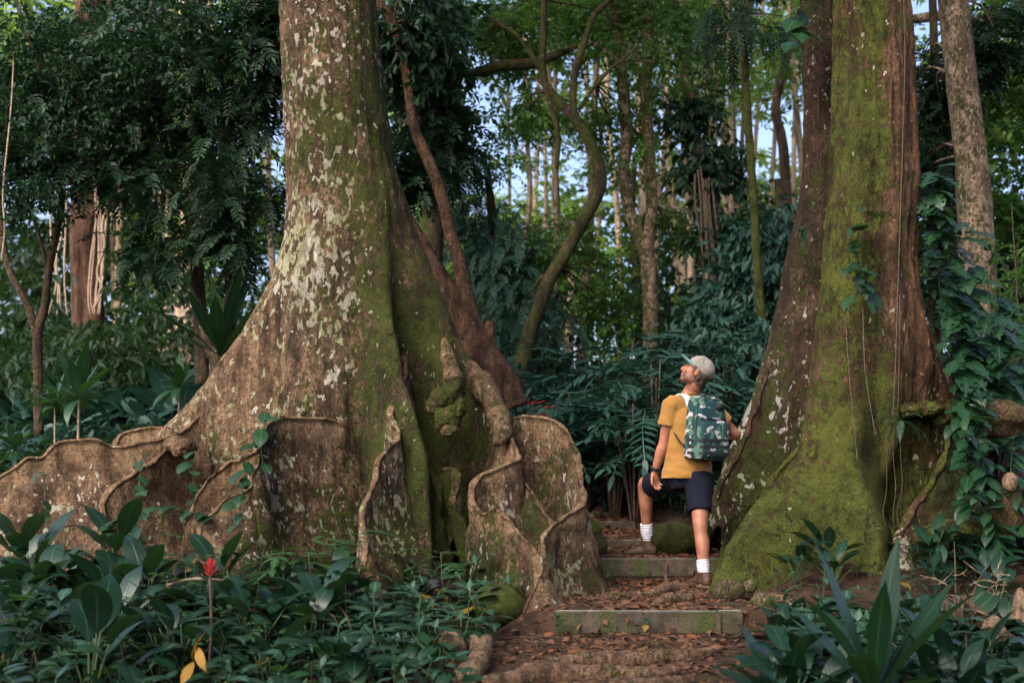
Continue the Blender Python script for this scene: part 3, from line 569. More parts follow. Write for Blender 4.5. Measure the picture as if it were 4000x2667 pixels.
cxQ = [(zq(2200), xq(3120)), (zq(1600), xq(3140)), (zq(1200), xq(3180)), (zq(800), xq(3220)), (zq(400), xq(3222)), (zq(0), xq(3205)), (9, xq(3180)), (16, xq(3160))]
coreQ = [(-.5, .5), (zq(1800), .42), (zq(1500), .34), (zq(1200), .27), (zq(900), .22), (zq(600), .19), (zq(0), .185), (9, .17), (16, .1)]
za = [zq(2300), zq(1800), zq(1600), zq(1400), zq(1200), zq(1000), zq(800), zq(650)]
lobesQ = [(tab(186, 186, 185, 184, 183, 182, 180, 180), tab(.55, .32, .17, .1, .07, .05, .03, .0), tab(14, 15, 17, 20, 26, 30, 40, 40)), (tab(-70, -70, -70, -70, -70, -70, -70, -70), tab(.5, .3, .2, .1, .05, .03, .0, .0), tab(20, 20, 20, 20, 26, 30, 40, 40))]
def maskQ(V, seed):
    x, z = V[..., 0]-np.interp(V[..., 2], [a for a, _ in cxQ], [b for _, b in cxQ]), V[..., 2]
    G = np.clip(.38+.25*sm(0, -.4, x)*sm(3, 1, z)+(fbm(V*1.5, seed+40, 3)-.5)*.9, 0, 1)
    B = np.clip(.2+.3*sm(2.4, 1.4, z)+(fbm(V*1.4, seed+50, 3)-.5)*1.1, 0, 1)
    return np.stack([0*x, G, B, 0*x], -1)
M['bark_flaking'] = bark('dark_flaking_bark', (.03, .019, .013), (.085, .052, .036), (.2, .13, .08), (.014, .02, .005), (.06, .07, .014), (.4, .38, .35), red=(.075, .032, .019), bd=.04)  # the dark tone is the rear trunk's own bark colour
mb = MB(); trunk(mb, YQ, (-.4, 16), cxQ, coreQ, lobesQ, 33, 160, .03, 16., mfun=maskQ, bump=.02); mb.obj('rear_trunk', M['bark_flaking'], right).__setitem__('label', 'dark scaly trunk fused behind the mossy one')
planksR = [
    (PP([(2990, 1930, 10.2), (2930, 1965, 10.25), (2870, 2010, 10.3), (2820, 2060, 10.35)]), dict(lipc=.4, n=40, th=.1, flare=.16, moss=.6, lich=.3, seed=36, lipw=.03)),
    (PP([(3390, 1860, 10.6), (3415, 1945, 10.45), (3450, 2010, 10.3), (3490, 2060, 10.15), (3510, 2110, 10.05)]), dict(lipc=.4, n=50, th=.07, flare=.1, moss=.7, lich=.4, seed=33, lipw=.05)),
    (PP([(3720, 1560, 10.75), (3722, 1620, 10.68), (3702, 1670, 10.58), (3692, 1730, 10.46), (3668, 1800, 10.32), (3628, 1880, 10.18), (3585, 1960, 10.05), (3545, 2030, 9.93), (3508, 2085, 9.82), (3485, 2150, 9.72), (3476, 2230, 9.62), (3462, 2310, 9.55)]), dict(lipc=.4, n=110, th=.075, flare=.2, lean=(.12, 0), moss=.85, lich=.45, seed=34, lipw=.06, und=.03, pw=1.5)),
    (PP([(3600, 2050, 10.0), (3660, 2032, 9.92), (3710, 2024, 9.86), (3770, 2022, 9.8), (3820, 2040, 9.75), (3850, 2085, 9.7), (3864, 2135, 9.65), (3895, 2185, 9.6), (3935, 2230, 9.52), (3975, 2290, 9.45)]), dict(lipc=.4, n=90, th=.085, flare=.2, moss=.75, lich=.2, seed=35, lipw=.09, und=.035)),
    (PP([(3150, 900, 11.65), (3110, 1010, 11.62), (3070, 1130, 11.6), (3045, 1230, 11.56), (3015, 1380, 11.5), (2975, 1510, 11.45), (2940, 1610, 11.4), (2905, 1705, 11.33), (2860, 1790, 11.25), (2820, 1865, 11.15), (2790, 1930, 11.05)]), dict(lipc=.4, n=100, th=.09, flare=.28, lean=(.1, -.1), moss=.55, lich=.42, seed=37, lipw=.015, und=.04, pw=1.3)),
    (PP([(3160, 1700, 10.8), (3080, 1790, 10.75), (3020, 1860, 10.7), (2970, 1930, 10.62)]), dict(lipc=.4, n=50, th=.08, flare=.14, moss=.6, lich=.3, seed=38, lipw=.05)),
]
for k, (pts, kw) in enumerate(planksR):
    b = MB(); plank(b, pts, **kw); b.obj('plank_root', M['bark_flaking'] if k == 4 else M['bark_moss'], right)
knot(right, 'bark_moss', [(3690, 1625, 10.55, (.1, .14, .1), .75, .05), (3620, 1600, 10.5, (.13, .14, .07), .7, .1), (3550, 1605, 10.5, (.12, .14, .06), .75, .05)], 'overhanging_burl')
# ================================================================ foliage templates
random.seed(7); np.random.seed(7)
def rachis(mb, p, r=.003, tint=.2):
    "a thin two sided stalk ribbon"
    p = np.asarray(p); t, a, b = frames(p); n = len(p)
    V = np.concatenate([p-a*r, p+a*r]); i = np.arange(n-1)
    mb.add(V, np.stack([i, i+1, n+i+1, n+i], 1), None, np.full((2*n, 2), .5), np.array([tint, 0, 0, 0.]))
def pinnate(L, pairs, ll, lw, droop=.5, detail=False, term=True, vshape=.25, rake=.9, start=.15, taper=.45, rad=.003, seed=0):
    "a compound leaf along +y"
    rg = random.Random(seed); mb = MB()
    v = np.linspace(0, 1, 9); ang = -droop*v**1.3
    y = np.r_[0, np.cumsum(np.cos(ang[1:])*L/8)]; z = np.r_[0, np.cumsum(np.sin(ang[1:])*L/8)]
    p = np.stack([0*y, y, z], 1); rachis(mb, p, rad)
    for k in range(pairs):
        f = start+(1-start)*(k+.5)/pairs; s = math.sin(math.pi*min(1, .25+f*.72))**.6 if taper else 1
        s = (1-taper)+taper*s; c = np.array([0, np.interp(f, v, y), np.interp(f, v, z)]); sl = -droop*f**1.3
        for sd_ in (-1, 1):
            lf = leaf(ll*s, lw*(.7+.3*s), 5, .4, 1, .35, .12) if detail else diamond(ll*s, lw*(.8+.2*s))
            put(mb, lf, rotm(-sd_*(rake+rg.uniform(-.12, .12)), sl*.5+rg.uniform(-.25, .1)+vshape*.3, sd_*-.25), c, 1, rg.uniform(.2, .8))
    if term: put(mb, leaf(ll, lw, 5, .4, 1, .3, .1) if detail else diamond(ll, lw), rotm(0, -droop), p[-1], 1, .5)
    return mb
def spray(n, L, W, ll, lw, seed=0, hang=.3, detail=False):
    rg = random.Random(seed); mb = MB(); rachis(mb, [[0, 0, 0], [0, L*.5, .02*L], [0, L, -.1*L]], .003)
    for k in range(n):
        f = (k+.6)/n; sd_ = 1 if k % 2 else -1
        lf = leaf(ll, lw, 5, .4, 1, .5, .2) if detail else diamond(ll*rg.uniform(.7, 1.1), lw)
        put(mb, lf, rotm(-sd_*rg.uniform(.5, 1.4)*(1-.5*f), rg.uniform(-hang-.4, .25), rg.uniform(-.6, .6)), [rg.uniform(-W, W)*.2, f*L, rg.uniform(-.04, .03)*L], 1, rg.uniform(.1, .9))
    return mb
TW = {'pin': [pinnate(.34, 7, .098, .033, .5, seed=i).tmpl() for i in range(3)],
      'fine': [pinnate(.5, 11, .085, .022, .7, seed=10+i).tmpl() for i in range(3)],
      'spray': [spray(9, .3, .15, .12, .052, i).tmpl() for i in range(3)],
      'big': [spray(10, .7, .4, .28, .12, 20+i).tmpl() for i in range(3)],
      'small': [spray(13, .34, .22, .075, .042, 40+i).tmpl() for i in range(3)],
      'hang': [spray(9, .45, .15, .16, .07, 30+i, 1.0).tmpl() for i in range(3)]}
def mats34(p, yaw, pitch, roll, s):
    o = np.zeros((len(p), 3, 4))
    for i in range(len(p)): o[i, :, :3] = rotm(yaw[i], pitch[i], roll[i])*s[i]
    o[:, :, 3] = p; return o
def scatter(mb, kind, pos, smin=.8, smax=1.3, pitch=(-.9, .35), tint=None, rng=np.random, yel=0, yaw=None):
    n = len(pos); T = TW[kind]; pick = rng.randint(0, len(T), n)
    m = mats34(pos, rng.uniform(0, 6.28, n) if yaw is None else yaw, rng.uniform(*pitch, n), rng.uniform(-.5, .5, n), rng.uniform(smin, smax, n))
    ti = rng.uniform(.0, 1, n) if tint is None else tint
    mk = np.stack([ti, np.where(rng.uniform(0, 1, n) < yel, 1., 0)], 1)
    for k in range(len(T)): mb.many(T[k], m[pick == k], mk[pick == k])
def cloud(px, py, Y, rx, ry, n, rng, clus=18, depth=.8, tight=.3):
    "points in uneven clumps inside an ellipsoid given by its outline in the photo"
    c = P(px, py, Y); rr = np.array([rx/F_PX*Y, min(rx, ry*1.5)/F_PX*Y*depth, ry/F_PX*Y])
    k = max(4, int(n/clus)); d = rng.normal(size=(k, 3)); d /= np.linalg.norm(d, axis=1)[:, None]
    cc = d*rng.uniform(.15, 1, (k, 1))**.5
    q = cc[rng.randint(0, k, n)]+rng.normal(size=(n, 3))*tight*np.array([1, 1, .7])
    return c+q*rr
def stems(defs, seed=0, wob=.1, mask=(.1, .35, .1, 0), seg=10):
    b = MB()
    for k, (pts, rad) in enumerate(defs): tube(b, pts, rad, seg, max(14, len(pts)*7), wob, np.array(mask), 0, seed+k)
    return b
def S(Y, *a):
    "stem from (px, py[, dY]) with the width in photo pixels as last item of each tuple"
    pts = [P(x, y, Y+(d[0] if len(d) > 1 else 0)) for x, y, *d in a]; return pts, [d[-1]/2/F_PX*Y for x, y, *d in a]
def limbs(b, top, pos, rng, n=8, r=.02, seed=0, mask=(.05, .3, .1, 0)):
    for k in range(min(n, len(pos))):
        e = pos[rng.randint(len(pos))]; m = (top*.5+e*.5)+np.array([R(-.2, .2), R(-.2, .2), R(0, .3)])
        tube(b, [top, m, e], [r, r*.6, r*.2], 6, 14, .05, np.array(mask), 0, seed+k)
def tree(name, label, cat, Y, sdefs, bmat, crowns, lmat, kind='pin', group=None, seed=0, nl=6, lr=.018, mask=(.1, .35, .1, 0), seg=10, smax=1.3, pitch=(-.9, .35), wob=.1, yel=0, clus=18):
    rng = np.random.RandomState(seed+100); base = np.array(sdefs[0][0][0]); t = thing(name, base, label, cat, group)
    b = stems(sdefs, seed, wob, mask, seg); allp = []; fb = MB()
    for c in crowns:
        p = cloud(*c[:5], c[5], rng, clus=clus); allp.append(p); scatter(fb, c[6] if len(c) > 6 else kind, p, .8, smax, pitch, rng=rng, yel=yel)
        top = min((np.asarray(q) for s, _ in sdefs for q in s), key=lambda q: np.linalg.norm(q-p.mean(0)))
        limbs(b, top, p, rng, nl, lr, seed)
    b.obj('trunk', M[bmat], t)
    if allp: fb.obj('crown', M[lmat], t, smooth=False)
    return t
G1 = 'forest trees behind the great trees'
# ---- left of the great mottled tree
tree('slender_tree', 'slender dark forked tree at far left edge with bare lower stem', 'tree', 14.2,
     [S(14.2, (152, 1700, 40), (150, 1500, 40), (148, 1300, 38), (175, 1200, 34), (190, 1060, 32), (240, 800, 28), (238, 620, 26), (225, 400, 24), (150, 250, 20), (60, 0, 16)),
      S(14.2, (148, 1330, 34), (110, 1200, 30), (40, 1060, 28), (8, 920, 26), (0, 750, 24), (-30, 500, 20)), S(14.2, (190, 1060, 18), (130, 850, 14), (60, 700, 12), (-40, 620, 10)), S(14.2, (238, 620, 14), (300, 480, 12), (420, 330, 9))],
     'bark_dark', [(80, 260, 13.6, 330, 300, 380, 'small'), (280, 480, 13.8, 260, 230, 220), (60, 700, 13.4, 160, 220, 200, 'small')], 'leaf_dark', 'pin', G1, 1)
T2 = tree('strangler_tree', 'thick straight tree draped with hanging aerial roots at left', 'tree', 20.,
     [S(20., (345, 1560, 150), (345, 1300, 128), (340, 1100, 122), (338, 900, 126), (345, 700, 122), (350, 400, 118), (350, 0, 110), (350, -400, 100))], 'bark_red', [(330, 380, 19.2, 330, 260, 330, 'small'), (420, 120, 19.2, 300, 200, 240, 'small')], 'leaf_dark', 'pin', G1, 2, mask=(.25, .1, .05, 0), seg=18)
def hanging(name, label, Y, defs, mat, cat='vine', group='hanging vines', seed=0):
    b = MB()
    for k, (pts, rad) in enumerate(defs): tube(b, pts, rad, 6, 50, .15, np.array([.2, .1, 0, 0]), 0, seed+k)
    return tag(b.obj(name, M[mat], origin=defs[0][0][-1]), label, cat, group)
for k, (x, w) in enumerate([(368, 9), (378, 7), (390, 10), (403, 8), (412, 11)]):
    tube_pts = S(19.5, (x, 560, w), (x+R(-6, 6), 700, w), (x+R(-10, 10), 850, w), (x-R(0, 14), 1000, w), (x-R(5, 25), 1150, w), (x-R(10, 30), 1230, w*.5))
    hanging('aerial_root', 'straight aerial root hanging down the right side of the thick tree', 19.5, [tube_pts], 'vine', 'aerial root', 'aerial roots on the thick tree', k)
hanging('aerial_root', 'wavy pale aerial root looping beside the thick tree at left', 19.3, [S(19.3, (405, 690, 10), (420, 760, 11), (400, 880, 11), (408, 960, 12), (380, 1060, 11), (400, 1130, 10), (370, 1200, 8)), S(19.3, (405, 1080, 8), (385, 1150, 8), (362, 1210, 5))], 'vine', 'aerial root', seed=9)
for k, x in enumerate((205, 225, 240, 262)):
    hanging('aerial_root', 'pale aerial root in a loose bundle left of the thick tree', 19.5, [S(19.5, (x, 740, 8), (x+R(-8, 8), 900, 9), (x+R(-22, 12), 1020, 9), (x+R(-10, 20), 1120, 8), (x-R(0, 20), 1230, 6))], 'vine', 'aerial root', 'aerial roots left of the thick tree', 20+k)
hanging('vine', 'long thin pale vine hanging at far left edge', 13., [S(13., (55, 200, 6), (45, 400, 7), (30, 560, 8), (12, 750, 8), (18, 900, 7), (5, 1020, 6))], 'vine', seed=30)
tree('fork_tree', 'dark rough trunk carrying a bird nest fern beside the great mottled tree', 'tree', 13.6,
     [S(13.6, (862, 1640, 92), (858, 1500, 84), (858, 1400, 78), (885, 1300, 62), (900, 1180, 58), (905, 1050, 56), (895, 900, 55), (885, 700, 52), (870, 450, 50), (835, 220, 44), (790, 60, 40), (760, -200, 34)),
      S(13.6, (835, 1400, 44), (815, 1350, 40), (800, 1300, 34), (790, 1270, 30)), S(13.6, (870, 450, 24), (930, 250, 20), (1050, 80, 14)), S(13.6, (835, 220, 26), (700, 130, 22), (560, 80, 26), (420, 10, 24), (330, -60, 20))],
     'bark_dark', [(700, 180, 13.0, 360, 240, 400, 'small'), (960, 420, 12.9, 200, 300, 210), (930, 800, 13.2, 200, 180, 160), (1030, 120, 12.9, 150, 200, 200)], 'leaf_dark', 'pin', G1, 3, mask=(.3, .35, .3, 0), seg=14, nl=8)
tree('fork_tree', 'slim dark tree with a low fork left of the nest fern trunk', 'tree', 14.0,
     [S(14.0, (790, 1500, 60), (780, 1200, 52), (765, 1000, 50), (752, 930, 46), (735, 830, 40), (689, 752, 34), (650, 606, 32), (625, 446, 30), (612, 255, 28), (593, 64, 26), (580, -150, 22)),
      S(14.0, (745, 850, 30), (775, 780, 28), (808, 690, 24), (815, 560, 20), (790, 400, 18)), S(14.0, (689, 752, 14), (610, 680, 12), (590, 590, 10)), S(14.0, (620, 400, 20), (540, 250, 16), (520, 120, 14))],
     'bark_dark', [(540, 330, 13.6, 240, 300, 320, 'small'), (600, 720, 13.7, 260, 200, 150), (760, 520, 13.9, 150, 250, 130), (640, 960, 13.8, 170, 110, 90)], 'leaf_dark', 'pin', G1, 4, nl=8)
tree('pale_tree', 'pale pinkish trunk far behind the fork at left centre', 'tree', 25., [S(25., (720, 1480, 110), (715, 1300, 80), (720, 1100, 84), (735, 900, 80), (740, 600, 74), (735, 300, 70), (730, 0, 66))], 'bark_pale', [(760, 400, 24., 250, 300, 240)], 'leaf_mid', 'spray', G1, 5, mask=(.3, .1, .2, 0), seg=14)
b = MB(); plank(b, PP([(760, 1180, 24.6), (700, 1230, 24.3), (620, 1262, 24), (540, 1300, 23.7), (455, 1335, 23.4), (380, 1370, 23.2)]), n=60, th=.3, flare=.5, lip=.16, moss=.05, lich=.2, seed=41, lipw=.6, bump=.06, sink=.3)
plank(b, PP([(730, 1240, 23.9), (650, 1290, 23.5), (580, 1320, 23.2), (500, 1350, 23.0)]), n=50, th=.3, flare=.5, lip=.14, moss=.05, lich=.2, seed=42, lipw=.6, bump=.06, sink=.3)
tag(b.obj('buttress_root', M['bark_pale'], origin=P(600, 1330, 23.5)), 'sunlit tan buttress root sloping to the ground in the left distance', 'root')
tree('thin_tree', 'thin pale far stem between the thick tree and the fork', 'tree', 26., [S(26., (455, 1380, 34), (462, 1100, 30), (470, 800, 28), (480, 550, 26), (478, 300, 22))], 'bark_pale', [(500, 480, 26, 200, 200, 160)], 'leaf_sun', 'spray', G1, 6)
# ---- behind the great mottled tree and in the middle
tree('leaning_tree', 'thick leaning reddish trunk with a snapped stub right behind the mottled tree', 'tree', 13.0,
     [S(13.0, (1985, 1600, 170), (1950, 1500, 150), (1890, 1400, 138), (1840, 1310, 128), (1780, 1210, 116), (1740, 1140, 104), (1690, 1060, 92), (1640, 970, 84), (1580, 860, 76), (1500, 700, 70), (1420, 500, 60)),
      S(13.0, (1850, 1290, 80), (1815, 1130, 62), (1797, 1027, 54), (1760, 920, 50), (1734, 797, 48), (1683, 650, 46), (1619, 497, 42), (1587, 287, 40), (1536, 96, 36), (1479, 0, 34), (1400, -200, 30)),
      S(13.0, (1895, 1400, 90), (1905, 1330, 60), (1912, 1290, 46), (1914, 1255, 40))],
     'bark_red', [(1620, 200, 13.4, 150, 220, 260, 'hang'), (1690, 560, 13.6, 120, 180, 150), (1600, 700, 13.5, 110, 220, 160)], 'leaf_dark', 'pin', G1, 7, mask=(.12, .3, .15, 0), seg=16)
tree('feathery_tree', 'feathery blue green tree filling the gap right of the leaning trunk', 'tree', 18., [S(18., (1920, 1500, 60), (1915, 1200, 50), (1925, 900, 40), (1900, 650, 26))], 'bark_dark',
     [(1930, 1150, 18., 190, 260, 520, 'fine'), (1870, 900, 18., 150, 160, 240, 'fine'), (2060, 1300, 17.5, 130, 140, 180, 'fine'), (1800, 700, 18, 90, 100, 60, 'fine')], 'leaf_blue', 'fine', G1, 8)
tree('curved_tree', 'mossy trunk leaning right then bending back in the middle', 'tree', 17.,
     [S(17., (2020, 1560, 84), (2033, 1474, 72), (2050, 1380, 64), (2065, 1308, 58), (2103, 1206, 54), (2148, 1091, 54), (2205, 996, 54), (2260, 890, 54), (2314, 797, 52), (2346, 714, 50), (2325, 606, 46), (2256, 478, 42), (2148, 357, 36), (2120, 287, 32), (2122, 159, 26), (2125, 0, 22)),
      S(17., (2256, 478, 34), (2240, 420, 30), (2245, 287, 28), (2285, 160, 26), (2320, 64, 24), (2380, 0, 22), (2450, -80, 20)), S(17., (2110, 270, 20), (2030, 150, 18), (1960, 100, 16), (1880, 50, 14)),
      S(17., (2120, 300, 22), (2170, 480, 20), (2180, 560, 20), (2175, 660, 16)), S(17., (2110, 1190, 14), (2080, 1140, 14), (2120, 1080, 12), (2180, 1040, 10)), S(17., (2260, 430, 16), (2330, 330, 14), (2430, 240, 12), (2560, 245, 10))],
     'bark_dark', [(2180, 40, 17.9, 450, 150, 560, 'small'), (2400, 260, 18, 240, 150, 180, 'small'), (2150, 960, 18.2, 190, 120, 240, 'small'), (2020, 520, 18, 200, 180, 170, 'small'), (2420, 560, 18.2, 150, 150, 170, 'small'), (2330, 1180, 18.2, 150, 120, 190, 'small'), (1900, 200, 17.9, 200, 160, 160, 'small')], 'leaf_mid', 'fine', G1, 9, mask=(.2, .55, .15, 0), seg=12, nl=7, lr=.014)
tree('vine_clad_tree', 'dark vine clad trunk with a long mossy limb reaching right', 'tree', 17.5,
     [S(17.5, (1680, 1300, 90), (1690, 900, 84), (1695, 600, 80), (1690, 300, 76), (1680, 0, 72), (1670, -300, 60)), S(17.5, (1690, 400, 50), (1770, 280, 46), (1850, 290, 46), (1950, 258, 44), (2080, 248, 42), (2170, 215, 34), (2250, 180, 20)), S(17.5, (1690, 420, 46), (1600, 330, 44), (1560, 345, 44), (1490, 385, 44), (1400, 440, 40))],
     'bark_dark', [(1660, 150, 17., 140, 230, 260, 'hang'), (1700, 480, 17., 110, 200, 220, 'hang')], 'leaf_dark', 'hang', G1, 10, mask=(.25, .5, .1, 0), seg=12)
hanging('vine', 'twisted pale vine dangling in front of the vine clad trunk', 16.8, [S(16.8, (1720, 0, 10), (1712, 120, 16), (1725, 170, 18), (1705, 240, 18), (1720, 300, 16), (1700, 400, 12), (1725, 460, 10), (1705, 480, 6)), S(16.8, (1735, 140, 10), (1715, 210, 12), (1730, 260, 12), (1708, 310, 10))], 'vine', seed=40)
tree('twin_tree', 'pair of straight tan trunks joined low down in the middle distance', 'tree', 18.,
     [S(18., (2545, 1560, 84), (2542, 1420, 62), (2540, 1200, 60), (2535, 1040, 62), (2530, 980, 52), (2548, 800, 46), (2540, 650, 44), (2525, 400, 44), (2528, 200, 40), (2530, 0, 36), (2530, -200, 30)),
      S(18., (2538, 1060, 56), (2510, 960, 50), (2470, 860, 48), (2445, 760, 46), (2435, 680, 46), (2448, 550, 46), (2440, 400, 46), (2425, 250, 44), (2405, 100, 42), (2400, -200, 36))],
     'bark_pale', [(2480, 40, 18.9, 300, 160, 360, 'small'), (2580, 480, 18.9, 160, 140, 130, 'small'), (2760, 180, 18.9, 220, 180, 220, 'small'), (2620, 960, 18.8, 140, 120, 140, 'small')], 'leaf_mid', 'pin', G1, 11, mask=(.1, .5, .1, 0), seg=14)
tree('thin_tree', 'thin reddish stem just left of the paired tan trunks', 'tree', 22., [S(22., (2500, 1480, 34), (2495, 1300, 30), (2480, 1000, 28), (2470, 850, 24), (2480, 600, 20))], 'bark_red', [], 'leaf_mid', seed=12, group=G1)
tree('leaning_tree', 'bright sunlit pale trunk leaning left behind the cap of the hiker', 'tree', 28., [S(28., (2760, 1500, 56), (2735, 1350, 52), (2700, 1200, 48), (2665, 1080, 44), (2640, 900, 36), (2620, 700, 30))], 'bark_pale', [(2600, 760, 28, 200, 200, 180, 'spray')], 'leaf_sun', seed=13, group=G1, mask=(.6, 0, .2, 0))
tree('palm_pole', 'slim mossy pole trunk rising straight behind the hiker', 'tree', 15., [S(15., (3010, 1640, 42), (3000, 1480, 38), (2985, 1350, 36), (2962, 1100, 34), (2945, 800, 34), (2930, 600, 32), (2915, 350, 30), (2905, 100, 28), (2900, -100, 26))], 'bark_dark', [(2920, 40, 14.8, 200, 90, 70, 'fine')], 'leaf_dark', seed=14, group=G1, mask=(.25, .75, .1, 0), pitch=(-1.2, 0))
tree('vine_clad_tree', 'trunk smothered in dark leaves and hanging vines between the twin trunks and the mossy pole', 'tree', 19., [S(19., (2870, 1560, 76), (2850, 1200, 70), (2800, 900, 66), (2740, 650, 60), (2690, 400, 50), (2660, 0, 46), (2650, -200, 40))], 'bark_pale',
     [(2770, 660, 18.4, 110, 90, 120, 'hang'), (2860, 920, 18.2, 110, 140, 130, 'hang'), (2690, 440, 18.4, 80, 90, 50, 'hang')], 'leaf_dark', 'hang', G1, 15, mask=(.3, .3, .3, 0))
for k in range(7):
    x = 2715+k*11
    hanging('vine', 'dark stringy vine in the bunch hanging behind the cap of the hiker', 17.9, [S(17.9, (x, 640+R(0, 60), 8), (x+R(-8, 8)+8, 800, 9), (x+R(-8, 8)+22, 980, 8), (x+R(-6, 6)+36, 1130+R(0, 90), 5))], 'vine_dark', 'vine', 'vines bunched behind the hiker', 50+k)
fars = [((2650, 300), (2668, 500), (2690, 760), 30, 26.), ((2742, 60), (2765, 350), (2790, 640), 34, 24.), ((2790, 130), (2828, 450), (2850, 760), 30, 27.), ((2870, 560), (2890, 800), (2880, 1050), 24, 30.), ((2580, 100), (2600, 420), (2625, 800), 24, 29.), ((3085, 160), (3030, 420), (3065, 640), 40, 21.), ((3100, 300), (3120, 520), (3140, 760), 28, 25.), ((2300, 600), (2310, 800), (2300, 1100), 22, 28.), ((2060, 560), (2070, 760), (2050, 1000), 24, 27.), ((2225, 1080), (2235, 1250), (2220, 1420), 30, 22.)]
flab = ['thin pale stem left of the vine bunch against white sky', 'pale trunk crossing bright sky above the vine bunch', 'pale sunlit trunk right of the bright sky gap', 'far thin stem low between the vine bunch and the mossy pole', 'thin far stem just right of the paired tan trunks', 'dark bent trunk left of the great mossy tree', 'pale slanting stem touching the left edge of the great mossy tree', 'thin far stem inside the bend of the curved tree', 'crooked pale stem above the feathery tree', 'short mossy stem with a pale broken top behind the fern thicket']
for k, (a, m_, c, wd, y) in enumerate(fars):
    e = (c[0]+(c[0]-m_[0])*1.2+R(-15, 15), 1520); t0 = (a[0]+(a[0]-m_[0])*1.0, a[1]-420)
    st = [S(y, (*e, wd*1.15), (*c, wd), (*m_, wd*.9), (*a, wd*.8), (*t0, wd*.7))]
    if k == 9: st = [S(y, (2225, 1560, 50), (2222, 1400, 38), (2230, 1250, 34), (2238, 1150, 40), (2228, 1060, 26))]
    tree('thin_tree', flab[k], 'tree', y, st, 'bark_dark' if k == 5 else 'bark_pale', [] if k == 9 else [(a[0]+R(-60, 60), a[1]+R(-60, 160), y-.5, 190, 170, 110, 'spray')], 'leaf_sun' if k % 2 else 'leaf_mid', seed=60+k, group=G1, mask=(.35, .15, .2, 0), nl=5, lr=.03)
rg = random.Random(77)
for k in range(34):
    x0 = rg.uniform(1950, 3120) if k < 22 else rg.uniform(420, 1080); y0 = rg.uniform(21, 33); wd = rg.uniform(14, 26)*26/y0; dx = rg.uniform(-50, 50)
    st = [S(y0, (x0-dx, 1560, wd*1.3), (x0-dx*.6+rg.uniform(-10, 10), 1200, wd*1.1), (x0+rg.uniform(-12, 12), 850, wd), (x0+dx*.5+rg.uniform(-14, 14), 450, wd*.9), (x0+dx, 0, wd*.8), (x0+dx*1.4, -350, wd*.6))]
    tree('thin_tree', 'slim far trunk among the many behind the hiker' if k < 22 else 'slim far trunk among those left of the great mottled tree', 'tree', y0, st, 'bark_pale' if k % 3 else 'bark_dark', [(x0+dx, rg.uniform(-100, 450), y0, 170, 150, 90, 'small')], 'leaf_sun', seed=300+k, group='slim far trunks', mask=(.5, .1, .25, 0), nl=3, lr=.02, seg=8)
# ---- right
tree('spotted_tree', 'tall pale spotted trunk leaning left at the right side', 'tree', 14.5, [S(14.5, (3835, 1560, 150), (3828, 1300, 140), (3822, 1100, 138), (3812, 900, 134), (3790, 600, 124), (3755, 300, 118), (3722, 0, 112), (3690, -300, 106))], 'bark_pale', [(3900, 130, 15.5, 160, 160, 200), (3660, 330, 16, 110, 260, 260), (3650, 640, 16, 90, 180, 140)], 'leaf_dark', 'pin', G1, 16, mask=(.15, .42, .42, 0), seg=20)
tree('branching_tree', 'heavy bare branches crossing the top right corner', 'tree', 17., [S(17., (4150, 1560, 130), (4140, 900, 110), (4130, 400, 100), (4080, 130, 80), (3960, 62, 58), (3800, 84, 48), (3690, 62, 44), (3560, 76, 36), (3480, 70, 20)), S(17., (4120, 330, 50), (3990, 300, 46), (3900, 260, 40), (3840, 230, 30)), S(17., (4080, 130, 40), (4010, -20, 34), (3960, -120, 30))], 'bark_pale', [(3960, 480, 16.8, 160, 220, 220), (3990, 800, 17., 140, 180, 200), (3960, 60, 16.8, 200, 130, 260, 'small')], 'leaf_mid', 'spray', G1, 17, mask=(.2, .25, .2, 0), seg=12)
tree('dark_tree', 'leafy dark tree in the gap between the two right trunks', 'tree', 16., [S(16., (3660, 1560, 60), (3650, 1100, 50), (3640, 700, 44), (3650, 300, 36), (3640, -100, 30))], 'bark_dark', [(3660, 820, 15.5, 120, 240, 320), (3900, 1080, 15.2, 170, 180, 260)], 'leaf_dark', 'pin', G1, 18)
tree('dark_tree', 'dense dark leafy tree standing directly behind the hiker', 'tree', 15.8, [S(15.8, (3060, 1600, 50), (3065, 1200, 44), (3050, 900, 38), (3040, 700, 30))], 'bark_dark', [(3040, 1050, 15.8, 130, 220, 360, 'hang'), (2900, 1230, 15.8, 140, 200, 340, 'hang'), (3060, 1400, 15.0, 120, 150, 220, 'hang'), (2850, 1420, 15.5, 110, 110, 150, 'hang')], 'leaf_blue', 'hang', G1, 19)
# ---- distant wood, one mass
rng = np.random.RandomState(5); fb = MB()
def band(n, x0, x1, y0, y1, Y0, Y1, kind, dens=None, smin=.8, smax=1.4, clus=60, spread=(110, 80)):
    out = []
    k = max(3, n//clus)
    cx = rng.uniform(x0, x1, k); cyy = rng.uniform(y0, y1, k); cY = rng.uniform(Y0, Y1, k)
    j = rng.randint(0, k, n)
    for i in range(n):
        q = j[i]; out.append(P(cx[q]+rng.normal()*spread[0], cyy[q]+rng.normal()*spread[1], cY[q]+rng.normal()*.9))
    scatter(fb, kind, np.array(out), smin, smax, (-.9, .4), rng=rng)
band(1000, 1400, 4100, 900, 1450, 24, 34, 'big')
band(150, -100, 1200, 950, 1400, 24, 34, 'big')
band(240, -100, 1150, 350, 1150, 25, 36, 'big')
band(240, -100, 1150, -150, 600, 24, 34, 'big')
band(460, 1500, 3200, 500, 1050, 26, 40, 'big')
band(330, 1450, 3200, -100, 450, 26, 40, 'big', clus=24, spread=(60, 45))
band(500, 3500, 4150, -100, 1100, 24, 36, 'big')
tag(fb.obj('distant_foliage', M['leaf_sun'], smooth=False, origin=P(2000, 900, 30)), kind='stuff')
